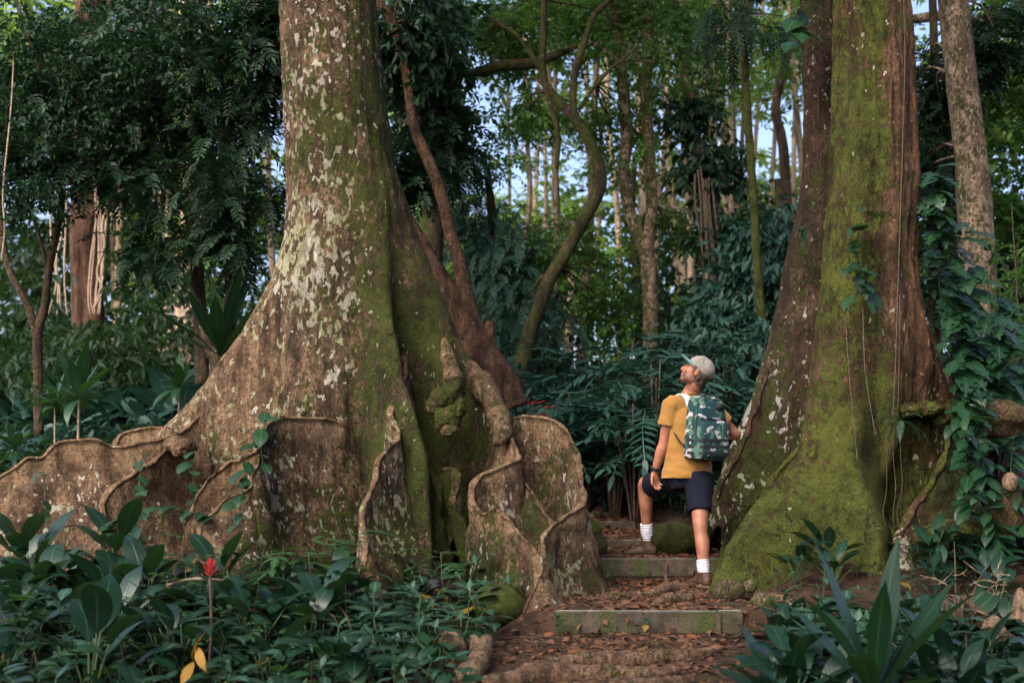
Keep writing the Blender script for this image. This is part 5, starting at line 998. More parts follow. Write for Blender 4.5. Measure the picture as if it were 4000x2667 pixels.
for k, (x0, y0, x1, y1, Y, n) in enumerate(((3730, 1400, 3640, 760, 10.8, 32), (3800, 1500, 3730, 880, 10.85, 34), (3640, 900, 3650, 680, 10.9, 14), (3840, 1640, 3720, 1180, 10.6, 26), (3850, 1560, 3790, 1060, 10.9, 36), (3790, 1700, 3740, 1420, 10.2, 26), (3890, 1700, 3860, 1240, 10.5, 34), (3960, 1640, 3900, 1180, 11.0, 30))):
    mid = ((x0+x1)/2+rv.uniform(-40, 40), (y0+y1)/2, Y-.05)
    climb(masslab[k], PP([(x0, y0, Y-.1), mid, (x1, y1, Y)]), n, .25, .16, 20+k, None, True, 'slit_leaf_vine', spread=.9, hang=.7)
lowlab = ['leafy creeper over the right plank root of the mossy tree', 'leafy creeper at the right edge beside the mossy column', 'leafy creeper above the humped root at right', 'leafy creeper tumbling down the bank at far right', 'leafy creeper at the foot of the humped root', 'creeper by the hollow of the mossy tree']
for k, (x0, y0, x1, y1, Y, n) in enumerate(((3770, 2020, 3740, 1600, 9.75, 22), (3910, 2180, 3840, 1740, 9.5, 30), (3780, 2000, 3760, 1640, 9.6, 24), (3980, 2080, 3960, 1700, 9.6, 26), (3700, 2240, 3690, 2060, 9.2, 6), (3790, 1780, 3760, 1560, 9.9, 14))):
    climb(lowlab[k], PP([(x0, y0, Y-.1), ((x0+x1)/2+rv.uniform(-50, 50), (y0+y1)/2, Y), (x1, y1, Y+.1)]), n, .17, .085, 40+k, None, False, 'leafy_creeper', spread=1.0, hang=.55)
b = MB(); tube(b, PP([(3528, -60, 10.2), (3535, 200, 10.2), (3528, 500, 10.15), (3515, 900, 10.05), (3505, 1200, 9.95), (3495, 1500, 9.85), (3485, 1640, 9.8)]), .0042, 5, 60, .1); tube(b, PP([(3515, 1150, 9.95), (3512, 1400, 9.88), (3508, 1600, 9.82)]), .003, 5, 30, .1)
for x in (3460, 3490, 3512): tube(b, PP([(x+5, 1640, 9.85), (x+R(-9, 9), 1760, 9.8), (x+R(-12, 12), 1900, 9.78), (x+R(-12, 12), 2000, 9.75), (x+2, 2060, 9.75)]), .0022, 5, 40, .2)
tag(b.obj('vine', M['woody'], origin=P(3520, 800, 10)), 'long thin straight vine hanging down the front of the mossy tree', 'vine')
o = inst(fern(33, 9, .26, 13, .035, .014, (-.4, .8), .9, 'leaf_fern'), 'fern', P(3520, 1640, 9.75), 0, 1.0); tag(o, 'small fern clump hanging over the hollow of the mossy tree', 'fern')
for k, pts in enumerate(([(1, 3300, 1200), (1, 3320, 1500), (1, 3350, 1800)], [(1, 3370, 1200), (1, 3380, 1450), (1, 3420, 1700)])):
    b = MB(); tube(b, PP([(x, y_, 10.05-(y_-1200)*.0006) for _, x, y_ in pts]), .004, 5, 40, .2); tag(b.obj('vine', M['vine_dark'], origin=P(pts[0][1], pts[0][2], 10.05)), ['thin creeping stem down the middle of the mossy tree', 'second thin creeping stem right of the first on the mossy tree'][k], 'vine')
# ---- torch flower, yellow leaf, dry fronds, sticks
q = P(815, 2330, 6.9); q[2] = gz(q[0], q[1]); top = P(820, 2230, 6.9); t = thing('torch_flower', q, 'single red torch flower on a stalk amid the lower left leaves', 'flower')
b = MB(); tube(b, [q, q*.4+top*.6+[.01, 0, 0], top-[0, 0, .02]], [.008, .008, .01], 7, 12); b.obj('stalk', M['woody'], t)
b = MB(); rg_ = random.Random(3)
for k in range(26):
    f = k/26; d = rotm(k*2.4, .15+1.1*f); put(b, leaf(.045+.03*rg_.random(), .016, 5, .5, 1, -.4, .3), d, top+[0, 0, -.03+.05*f], 1, rg_.random())
b.obj('petals', M['redflower'], t)
b = MB(); 
for k, (px, py, rz_, pt) in enumerate(((770, 2520, .3, -1.1), (800, 2470, -.3, -1.2), (755, 2580, .1, -1.0))): put(b, leaf(.15, .05, 9, .45, 1, 1.1, .5, .08, rnd=k), rotm(rz_*3+2.6, pt+.5, .6-k*.5), P(px, py+5, 6.3), 1, .5, 1)
tag(b.obj('yellow_leaf', M['yellowleaf'], origin=P(775, 2540, 6.5)), 'withered yellow leaf hanging low at the bottom left', 'leaf')
b = MB(); tube(b, PP([(560, 2330, 7.7), (640, 2290, 7.7), (740, 2262, 7.75), (830, 2262, 7.8), (905, 2270, 7.9)]), [.003, .008, .009, .009, .008], 6, 30)
for k in range(14): s0 = P(660-k*6, 2288+k*3, 7.7); tube(b, [s0, s0+[-.06, 0, -.02-.004*k]], .0022, 4, 4)
tag(b.obj('dry_frond', M['vine'], origin=P(740, 2262, 7.7)), 'dry brown frond stalk lying across the leaves by the red flower', 'dead frond')
b = MB(); tube(b, PP([(3760, 2330, 8.1), (3840, 2400, 7.9), (3930, 2480, 7.7), (4010, 2530, 7.55), (4100, 2590, 7.4)]), [.018, .026, .028, .03, .03], 9, 40, .15); tag(b.obj('fallen_branch', M['bark_dark'], origin=P(3930, 2480, 7.7)), 'dark fallen branch slanting to the right edge', 'branch')
b = MB(); tube(b, PP([(3890, 2330, 8.0), (3920, 2400, 7.9), (3960, 2460, 7.8), (4000, 2480, 7.7)]), [.01, .018, .02, .02], 8, 30, .2); tag(b.obj('fallen_branch', M['woody'], origin=P(3930, 2420, 7.9)), 'short grey broken branch above the dark fallen one', 'branch')
b = MB(); rg_ = random.Random(9)
for k in range(24):
    c0 = np.array([rg_.uniform(3640, 3960), rg_.uniform(2240, 2360)]); a = rg_.uniform(0, 6.3); L = rg_.uniform(50, 130); bend = rg_.uniform(-.8, .8)
    pp = [(c0[0]+L*f*math.cos(a+bend*f), c0[1]-abs(L*f*math.sin(a+bend*f))*.7, 8.2+.1*rg_.random()) for f in (0, .35, .7, 1)]; tube(b, PP(pp), [.004, .0035, .003, .0015], 4, 16, .1)
tag(b.obj('dry_twigs', M['vine'], origin=P(3800, 2300, 8.2)), 'tangle of dry pale twigs in front of the humped root', 'twigs')
b = MB(); rg_ = random.Random(19)
for k in range(40):
    c0 = P(rg_.uniform(3660, 3800), 2440, 7.9+rg_.uniform(-.08, .08)); tube(b, [c0, c0+[rg_.uniform(-.03, .03), 0, rg_.uniform(.06, .18)]], [.009, .003], 4, 4)
tag(b.obj('rotten_stump', M['vine_dark'], origin=P(3730, 2430, 7.9)), 'splintered reddish rotten stump at lower right', 'stump')
b = MB(); rg_ = random.Random(29)
for k in range(46):
    y_ = rg_.uniform(6.2, 8.8); x_ = rg_.uniform(-.4*y_, -.1*y_) if k % 3 else rg_.uniform(.2*y_, .4*y_)
    if onpath(x_, y_, .1) or blocked(x_, y_, .1): continue
    h_ = rg_.uniform(.15, .5); a_ = rg_.uniform(0, 6.3); e_ = np.array([math.cos(a_), math.sin(a_), 0])*rg_.uniform(.1, .5); z_ = gz(x_, y_)
    tube(b, [[x_, y_, z_-.02], np.array([x_, y_, z_+h_*.6])+e_*.4, np.array([x_, y_, z_+h_*rg_.uniform(.6, 1)])+e_], [.006, .005, .002], 5, 10, .15)
tag(b.obj('dead_stems', M['vine_dark'], origin=(0, 7, 0)), kind='stuff')
# ---- black plant label on a stake
q = P(1696, 2400, 8.55); q[2] = gz(q[0], q[1]); t = thing('plant_sign', q, 'small black botanical label on a thin stake in the leaves', 'sign')
c = P(1697, 2278, 8.55); b = MB(); box(b, (-.045, -.003, -.035), (.045, .003, .035), .002)
mk_, nt_ = nmat('sign_black'); fin(nt_, (.008, .009, .01), .8, spec=.1)
mk2, nt_ = nmat('sign_lettering'); fin(nt_, (.12, .13, .13), .6)
o = bpy.data.objects.new('plate', b.mesh('plate', mk_)); C.objects.link(o); o.parent = t; o.location = Vector(c-q); o.rotation_euler = (-.25, -.16, 0)
b = MB()
for k, w_ in enumerate((.05, .06, .04, .055)): box(b, (-w_/2, -.0042, .02-k*.013-.0015), (w_/2, -.0034, .02-k*.013+.0015), 0)
o2 = bpy.data.objects.new('lettering', b.mesh('lettering', mk2)); C.objects.link(o2); o2.parent = o
b = MB(); tube(b, [q-[0, 0, .05], c+[0, .006, 0]], .005, 6, 8); b.obj('stake', mk_, t)
# ---- small red flowers in the thicket
rg_ = random.Random(2)
for x, y_, Y_, lab in ((2095, 1572, 13.4, 'upper spray of tiny red flowers in the dark thicket'), (2140, 1590, 13.4, 'tiny red flower spray right of the upper one in the thicket'), (2105, 1622, 13.3, 'lower spray of tiny red flowers in the dark thicket')):
    b = MB(); q = P(x, y_, Y_); tube(b, [q-[.1, 0, .02], q, q+[.1, 0, .01]], .004, 4, 6)
    for k in range(9): put(b, leaf(.05, .018, 4), rotm(rg_.uniform(0, 6), rg_.uniform(-.3, 1)), q+np.array([-.09+.02*k, 0, 0]), 1, .8)
    tag(b.obj('red_flower', M['redflower'], origin=q), lab, 'flower')
# ================================================================ the hiker
YAW = math.radians(30)
FW = np.array([-math.sin(YAW), math.cos(YAW), 0]); RT = np.array([math.cos(YAW), math.sin(YAW), 0]); UP = np.array([0, 0, 1.])
def A(*a): return np.array(a, float)
def loft(mb, pts, ra, rb, side, seg=20, n=None, ex=2.0):
    "closed tube with its own width (along side) and depth at every point"
    pts = np.asarray(pts, float); n = n or len(pts)*5
    q = cr(np.c_[pts, np.broadcast_to(ra, len(pts)), np.broadcast_to(rb, len(pts))], n); p, a_, b_ = q[:, :3], q[:, 3], q[:, 4]
    t = np.gradient(p, axis=0); t /= np.linalg.norm(t, axis=1)[:, None]
    s = np.asarray(side, float); s = s-(t@s)[:, None]*t; s /= np.linalg.norm(s, axis=1)[:, None]; u = np.cross(t, s)
    th = np.arange(seg)*2*math.pi/seg; c, d = np.cos(th), np.sin(th)
    c = np.sign(c)*np.abs(c)**(2/ex); d = np.sign(d)*np.abs(d)**(2/ex)
    V = p[:, None]+a_[:, None, None]*c[None, :, None]*s[:, None]+b_[:, None, None]*d[None, :, None]*u[:, None]
    V = np.vstack([V.reshape(-1, 3), p[:1], p[-1:]]); i = np.arange(n-1)[:, None]*seg; j = np.arange(seg)[None]; j2 = (j+1) % seg
    jj = np.arange(seg); e = (n-1)*seg
    mb.add(V, np.stack([i+j, i+j2, i+seg+j2, i+seg+j], -1).reshape(-1, 4), np.vstack([np.c_[(jj+1) % seg, jj, np.full(seg, n*seg)], np.c_[e+jj, e+(jj+1) % seg, np.full(seg, n*seg+1)]]))
def limb(mb, pts, r, seg=16, side=(1, 0, 0), sq=1.0):
    r = np.asarray(r, float); loft(mb, pts, r, r*sq, side, seg)
def ell(mb, c, r, ax=None, ics=ICO3):
    V, T = ics; W = V*np.asarray(r, float)
    if ax is not None: W = W@np.asarray(ax)
    mb.add(W+np.asarray(c), None, T)
def fuse(mb, voxel, smooth=4, fac=.5):
    "one continuous skin over all the lofts"
    o = bpy.data.objects.new('tmp', mb.mesh('tmp', M['stem'])); C.objects.link(o)
    m = o.modifiers.new('r', 'REMESH'); m.mode = 'VOXEL'; m.voxel_size = voxel; m.use_smooth_shade = True
    if smooth: s = o.modifiers.new('s', 'SMOOTH'); s.factor = fac; s.iterations = smooth
    bpy.context.view_layer.update(); dg = bpy.context.evaluated_depsgraph_get()
    me = bpy.data.meshes.new_from_object(o.evaluated_get(dg)); bpy.data.objects.remove(o)
    V = np.zeros(len(me.vertices)*3); me.vertices.foreach_get('co', V); N = np.zeros(len(me.vertices)*3); me.vertices.foreach_get('normal', N)
    return me, V.reshape(-1, 3), N.reshape(-1, 3)
def finish(me, V, name, mat, parent, mask=None, org=None):
    org = np.array(parent.location) if org is None else np.asarray(org)
    me.vertices.foreach_set('co', (V-org).astype(np.float32).ravel()); me.name = name
    for k in list(me.color_attributes): me.color_attributes.remove(k)
    a = me.color_attributes.new('mask', 'FLOAT_COLOR', 'POINT')
    if mask is not None: a.data.foreach_set('color', mask.astype(np.float32).ravel())
    me.materials.clear(); [me.materials.append(m) for m in (mat if isinstance(mat, (list, tuple)) else [mat])]
    me.polygons.foreach_set('material_index', np.zeros(len(me.polygons), np.int32)); me.polygons.foreach_set('use_smooth', np.ones(len(me.polygons), bool)); me.update()
    o = bpy.data.objects.new(name, me); C.objects.link(o); o.parent = parent; return o
# ---- materials
def m_skin():
    m, nt = nmat('skin'); co = coord(nt); mk = maskc(nt); n = nz(nt, co, 14, 4); f = nz(nt, co, 160, 2)
    col = mix(nt, ss(nt, n, .35, .65), (.22, .086, .046), (.31, .13, .073)); col = mix(nt, ss(nt, nz(nt, co, 120, 4, .7, 0, (1, 1, .35)), .5, .66, 0, .35), col, (.12, .05, .03))
    col = mix(nt, mk[0], col, (.045, .025, .018)); col = mix(nt, mk[1], col, (.5, .17, .11))
    col = mix(nt, ma(nt, 'MULTIPLY', mk[2], ss(nt, nz(nt, co, 55, 2), .55, .6)), col, (.03, .022, .022))
    b = fin(nt, col, .52, f, .15, .002, .4); b.inputs['Subsurface Weight'].default_value = .08; b.inputs['Subsurface Radius'].default_value = (.01, .004, .002); return m
M['skin'] = m_skin()
def m_cloth(name, c1, c2, sc=5, weave=300, bs=.25, sheen=.15):
    m, nt = nmat(name); co = coord(nt); n = nz(nt, co, sc, 5, .6, .3); w_ = nz(nt, co, weave, 2); fo = nz(nt, co, 11, 4, .55, .5, (1, 1, 1.6))
    fin(nt, mix(nt, ss(nt, n, .35, .65), c1, c2), .9, ma(nt, 'ADD', ma(nt, 'MULTIPLY', fo, 1.0), ma(nt, 'MULTIPLY', w_, .12)), bs, .012, .15, sheen); return m
M['shirt'] = m_cloth('mustard_cotton', (.22, .105, .023), (.275, .14, .036)); M['shorts'] = m_cloth('navy_cotton', (.0028, .004, .009), (.005, .007, .014), sheen=0)
M['sock'] = m_cloth('pale_sock', (.52, .5, .55), (.62, .6, .64), 20); M['cap'] = m_cloth('stone_cap', (.135, .122, .105), (.21, .192, .168), 18, 260, .3); M['brim'] = m_cloth('teal_brim', (.06, .15, .15), (.085, .19, .19), 18)
M['hair'] = plain('brown_hair', (.028, .016, .011), (.055, .032, .02), 60, .6, .9, .01, .35, vec=(1, 1, .25))
M['boot'] = plain('brown_leather', (.06, .028, .016), (.034, .018, .011), 22, .62, .35, .004, .4); M['sole'] = plain('boot_sole', (.1, .065, .042), (.06, .04, .028), 30, .85)
M['black'] = plain('black_webbing', (.012, .012, .013), (.018, .018, .019), 200, .75, .2, .002); M['watch'] = plain('black_rubber', (.008, .008, .009), None, 40, .4)
def m_camo():
    m, nt = nmat('camouflage_fabric'); co = coord(nt)
    mp = nd(nt, 'ShaderNodeMapping', None, {'Vector': co, 'Rotation': (.3, .35, .2), 'Scale': (1.5, 1.0, 1.1)}).outputs[0]
    a = nz(nt, mp, 9.5, 1.5, .4, .7); mp2 = nd(nt, 'ShaderNodeMapping', None, {'Vector': co, 'Rotation': (0, -.55, 0), 'Scale': (.9, 1.0, 1.8), 'Location': (3, 1, 7)}).outputs[0]
    b = nz(nt, mp2, 11, 1.5, .4, .8); w_ = nz(nt, co, 400, 2)
    mp3 = nd(nt, 'ShaderNodeMapping', None, {'Vector': co, 'Scale': (1.7, 1.0, .8), 'Location': (9, 4, 2)}).outputs[0]; c = nz(nt, mp3, 14, 1.5, .4, .6)
    col = mix(nt, ss(nt, a, .53, .545), (.009, .038, .042), (.062, .118, .085)); col = mix(nt, ss(nt, b, .6, .615), col, (.36, .33, .35)); col = mix(nt, ss(nt, c, .6, .615), col, (.008, .036, .042))
    fin(nt, col, .8, w_, .15, .002, .25); return m
M['camo'] = m_camo(); M['lilac'] = m_cloth('pale_grey_fabric', (.5, .46, .48), (.56, .52, .54), 12)
# ---- joints
pel = A(1.375, 10.05, .93); nb = A(1.395, 10.05, 1.53)
hipR, kneeR, ankR = A(1.455, 9.98, .90), A(1.442, 9.80, .53), A(1.458, 9.72, .13)
hipL, kneeL, ankL = A(1.29, 10.10, .90), A(1.075, 10.45, .845), A(1.115, 10.55, .37)
zR = gz(1.455, 9.72); zL = gz(1.06, 10.56)
shL, elL, wrL = A(1.245, 9.965, 1.475), A(1.185, 9.99, 1.17), A(1.12, 10.05, .945)
shR, elR, wrR = A(1.555, 10.14, 1.475), A(1.785, 10.22, 1.235), A(1.55, 10.33, 1.27)
hc = A(1.446, 10.0, 1.728); hf = A(-.86, .2, .46); hf /= np.linalg.norm(hf); hu = A(.46, 0, .89); hu -= hf*(hu@hf); hu /= np.linalg.norm(hu); hl = np.cross(hu, hf)
HA = np.stack([hf, hl, hu])
def H(x, y, z): return hc+A(x, y, z)@HA
man = thing('person', (1.38, 10.0, zR), 'bearded hiker in mustard shirt and navy shorts stepping up and looking up', 'person')
bm_ = MB()
# torso, neck
loft(bm_, [pel+A(0, 0, -.11), pel, pel+A(.0, 0, .12), pel+A(.005, 0, .28), pel+A(.01, 0, .42), pel+A(.015, 0, .53), nb, nb+A(.012, -.01, .05), H(-.035, 0, -.07)],
     [.14, .168, .155, .165, .182, .165, .085, .062, .060], [.10, .115, .105, .118, .12, .095, .075, .062, .064], RT, 28)
for s_, e_, w_, sg in ((shL, elL, wrL, -1), (shR, elR, wrR, 1)):
    limb(bm_, [s_+RT*-.05*sg+A(0, 0, -.02), s_, s_*.7+e_*.3, s_*.35+e_*.65, e_, e_*.72+w_*.28, e_*.3+w_*.7, w_], [.07, .062, .055, .048, .041, .045, .034, .028], 16)
for h_, k_, a_ in ((hipR, kneeR, ankR), (hipL, kneeL, ankL)):
    m_ = (h_+k_)/2; fwd = A(0, 0, 0)
    limb(bm_, [h_+A(0, 0, .03), h_*.75+k_*.25, m_, k_*.85+h_*.15, k_], [.10, .09, .076, .06, .056], 18)
    cv = (FW*-.012)
    limb(bm_, [k_+(h_-k_)*.02, k_*.85+a_*.15, k_*.68+a_*.32+cv, k_*.45+a_*.55+cv*.6, k_*.15+a_*.85, a_, a_-A(0, 0, .05)], [.055, .05, .055, .046, .034, .034, .038], 18)
# head
ell(bm_, H(-.015, 0, .033), (.1, .078, .09), HA); ell(bm_, H(.042, 0, -.035), (.055, .058, .075), HA); ell(bm_, H(.068, 0, -.1), (.03, .03, .026), HA)
ell(bm_, H(.02, .044, -.075), (.045, .02, .035), HA); ell(bm_, H(.02, -.044, -.075), (.045, .02, .035), HA); ell(bm_, H(.03, 0, -.09), (.055, .04, .025), HA)
loft(bm_, [H(.085, 0, .012), H(.1, 0, -.012), H(.116, 0, -.034), H(.095, 0, -.046)], [.010, .013, .018, .016], [.012, .013, .013, .01], hl, 12)
for s_ in (-1, 1):
    ell(bm_, H(.082, s_*.028, .018), (.016, .028, .01), HA); ell(bm_, H(.07, s_*.04, -.03), (.022, .018, .02), HA)
    ell(bm_, H(-.008, s_*.08, -.012), (.022, .007, .033), HA); ell(bm_, H(-.002, s_*.078, -.036), (.012, .007, .012), HA)
ell(bm_, H(.093, 0, -.062), (.012, .022, .007), HA); ell(bm_, H(.09, 0, -.075), (.012, .02, .008), HA)
# hands
def hand(mb, w_, d, wid, nrm, thumb=1, curl=.5):
    d = d/np.linalg.norm(d); wid = wid-d*(wid@d); wid /= np.linalg.norm(wid); nrm = np.cross(d, wid)*(1 if np.cross(d, wid)@nrm > 0 else -1)
    loft(mb, [w_-d*.01, w_+d*.02, w_+d*.055, w_+d*.088], [.027, .033, .041, .04], [.02, .018, .016, .012], wid, 16)
    for k, (o_, L, r) in enumerate(((-.030, .072, .0085), (-.0105, .082, .0092), (.0095, .077, .009), (.029, .06, .008))):
        p = w_+d*(.084-.006*abs(k-1.2))+wid*o_*1.02; pts = [p-d*.02, p]; a_ = curl*.5+.06*k; dd = d
        for f in (.42, .33, .25):
            dd = d*math.cos(a_)+nrm*math.sin(a_)+wid*o_*.8; pts.append(pts[-1]+dd*L*f); a_ += curl*(.75+.08*k)
        tube(mb, pts, [r*1.05, r, r*.98, r*.9, r*.72], 10, 22)
    t0 = w_+d*.022+wid*-.026*thumb; td = d*.72-wid*.5*thumb+nrm*.4
    tube(mb, [t0-td*.01, t0+td*.035, t0+td*.06+d*.006, t0+td*.078+d*.02], [.015, .0125, .0105, .008], 10, 20)
hand(bm_, wrL, A(.13, .02, -1), A(.85, .5, .1), A(.5, -.5, .05), 1, .5)
hand(bm_, wrR, A(-.75, .45, .25), A(.1, .2, 1), A(0, -1, 0), 1, 1.0)
me, V, N = fuse(bm_, .0058, 5, .5)
L_ = (V-hc)@HA.T; msk = np.zeros((len(V), 4))
near = (np.linalg.norm(V-hc, axis=1) < .2)
beard = sm(-.035, -.062, L_[:, 2])*sm(-.03, .012, L_[:, 0])*near*sm(-.19, -.12, L_[:, 2]); tache = sm(.09, .1, L_[:, 0])*sm(-.045, -.052, L_[:, 2])*sm(-.064, -.056, L_[:, 2])*near
msk[:, 0] = np.clip((beard*.72+tache*.7)*(.75+.5*fbm(V*60, 3, 2)), 0, .85)
brow = near*sm(.07, .08, L_[:, 0])*(np.abs(L_[:, 2]-.022) < .006)*(np.abs(np.abs(L_[:, 1])-.03) < .022); eye = near*(L_[:, 0] > .065)*(np.abs(L_[:, 2]-.002) < .005)*(np.abs(np.abs(L_[:, 1])-.033) < .014)
msk[:, 0] = np.maximum(msk[:, 0], np.maximum(brow, eye)*.8)
msk[:, 1] = near*(np.abs(L_[:, 2]+.069) < .009)*(L_[:, 0] > .085)*(np.abs(L_[:, 1]) < .022)*.5+.35*sm(.09, .03, np.linalg.norm(V-elL, axis=1))
ra_ = np.clip(((V-elR)@(shR-elR))/((shR-elR)@(shR-elR)), -1, 1); msk[:, 2] = (np.linalg.norm(V-(elR*.72+shR*.28)-A(0, -.04, 0), axis=1) < .045)
body = finish(me, V, 'body', M['skin'], man, msk)
# ---- hair and cap
b = MB(); ell(b, H(-.04, 0, -.012), (.075, .079, .085), HA); ell(b, H(-.055, 0, -.07), (.05, .06, .055), HA); ell(b, H(.012, .07, -.0), (.014, .014, .035), HA); ell(b, H(.012, -.07, -.0), (.014, .014, .035), HA); ell(b, H(-.035, .066, -.04), (.022, .016, .035), HA); ell(b, H(-.035, -.066, -.04), (.022, .016, .035), HA)
me, V, N = fuse(b, .005, 2); V = V+N*((fbm(V*A(90, 90, 40), 5, 3)-.45)*.016)[:, None]; finish(me, V, 'hair', M['hair'], man)
cap = None
def cap_mesh():
    b = MB(); c0 = A(-.018, 0, .035); r = A(.111, .089, .096); nt_, na = 16, 48
    rows = []
    for k in range(na):
        ph = 2*math.pi*k/na; lo_, hi_ = 0, math.pi*.8
        f = lambda t: (c0[2]+r[2]*math.cos(t))-(.016+.42*(c0[0]+r[0]*math.sin(t)*math.cos(ph)))
        for _ in range(30):
            md = (lo_+hi_)/2
            if f(md) > 0: lo_ = md
            else: hi_ = md
        te = lo_; rows.append([[c0[0]+r[0]*math.sin(t)*math.cos(ph), c0[1]+r[1]*math.sin(t)*math.sin(ph), c0[2]+r[2]*math.cos(t)*(1+.04*math.sin(t)*math.cos(ph))] for t in np.linspace(0.02, te, nt_)])
    V = np.array(rows).transpose(1, 0, 2)                          # levels x azimuth
    seam = np.abs((np.arange(na)*6/na) % 1-.0); V = V*(1+0*V)
    inner = (V-c0)*.965+c0; W = np.concatenate([V, inner[::-1]], 0); m_ = len(W)
    W = W+(fbm(W*30, 3, 2)[..., None]-.5)*.006
    G_ = np.array([H(*w) for w in W.reshape(-1, 3)]); i = np.arange(m_-1)[:, None]*na; j = np.arange(na)[None]; j2 = (j+1) % na
    b.add(G_, np.stack([i+j, i+na+j, i+na+j2, i+j2], -1).reshape(-1, 4)); return b
cap = cap_mesh().obj('cap', M['cap'], man)
b = MB(); n_ = 17; rows = []
for k in range(n_):
    a_ = (k/(n_-1)-.5)*2.5; ex_, ey_ = .09*math.cos(a_)-.012, .087*math.sin(a_)
    zz = .016+.42*ex_+.006
    L2 = .095*max(0, math.cos(a_*1.12))**.6
    rows.append([[ex_+L2*f, ey_*(1+.05*f), zz+.16*L2*f-.16*(ey_*ey_)/.087*1.0*f*1.2] for f in np.linspace(0, 1, 7)])
rw = np.array(rows); up_ = rw.copy(); dn_ = rw-A(0, 0, .005)
W = np.concatenate([up_, dn_[:, ::-1]], 1); m_ = W.shape[1]; G_ = np.array([H(*w) for w in W.reshape(-1, 3)]); i = np.arange(n_-1)[:, None]*m_; j = np.arange(m_)[None]; j2 = (j+1) % m_
b.add(G_, np.stack([i+j, i+j2, i+m_+j2, i+m_+j], -1).reshape(-1, 4)); b.obj('cap_brim', M['brim'], cap, origin=np.array(man.location))
b = MB()
for p in ((-.02, .088, .075), (-.085, .05, .085), (-.1, .03, .04), (-.018, 0, .137)): ell(b, H(*p), (.0035,)*3)
b.obj('cap_eyelet', M['black'], cap, origin=np.array(man.location))
# ---- shirt
b = MB()
loft(b, [pel+A(-.0, -.0, -.035), pel+A(.0, 0, .04), pel+A(0, 0, .15), pel+A(.005, 0, .29), pel+A(.01, 0, .42), pel+A(.015, 0, .52), nb+A(0, 0, -.02), nb+A(.002, 0, .012)],
     [.222, .212, .188, .19, .2, .182, .115, .082], [.158, .15, .135, .142, .145, .118, .09, .074], RT, 36)
for s_, e_, sg, f in ((shL, elL, -1, .56), (shR, elR, 1, .60)):
    en = s_+(e_-s_)*f; limb(b, [s_-RT*.07*sg+A(0, 0, -.03), s_+A(0, 0, -.004), s_*.75+en*.25, s_*.4+en*.6, en], [.095, .078, .076, .075, .079], 20)
me, V, N = fuse(b, .0068, 5)
tq = sm(.35, .02, V[:, 2]-pel[2]+.0)
fold = (fbm(np.stack([V@RT*5, V@FW*5, V[:, 2]*13+(V@RT)*5], -1), 3, 4)-.5)*.034*(.35+.65*sm(.42, .0, V[:, 2]-pel[2]))+(fbm(V*22, 9, 3)-.5)*.006
V = V+N*fold[:, None]; finish(me, V, 'shirt', M['shirt'], man)
b = MB(); th = np.linspace(0, 2*math.pi, 25); q = [nb+A(.003, 0, .016)+RT*.076*math.cos(t)+FW*.069*math.sin(t)+UP*(-.012*math.sin(t)) for t in th]; tube(b, q, .0075, 8, 60, cap=False); b.obj('collar', M['shirt'], man)
# ---- shorts
b = MB()
loft(b, [pel+A(0, 0, .06), pel+A(0, 0, -.03), pel+A(0, 0, -.1)], [.165, .182, .17], [.118, .132, .12], RT, 30)
hR_ = hipR+(kneeR-hipR)*.71; limb(b, [hipR+A(0, 0, .02), hipR*.7+hR_*.3, hipR*.3+hR_*.7, hR_], [.112, .11, .099, .094], 24)
hL_ = hipL+(kneeL-hipL)*.78; limb(b, [hipL+A(.02, -.01, .01), hipL*.7+hL_*.3+A(0, 0, -.01), hipL*.3+hL_*.7+A(0, 0, -.015), hL_+A(0, 0, -.018)], [.118, .112, .1, .094], 24)
me, V, N = fuse(b, .0065, 4); V = V+N*((fbm(V*A(9, 9, 7), 13, 4)-.5)*.024+(fbm(V*26, 4, 2)-.5)*.004)[:, None]; finish(me, V, 'shorts', M['shorts'], man)
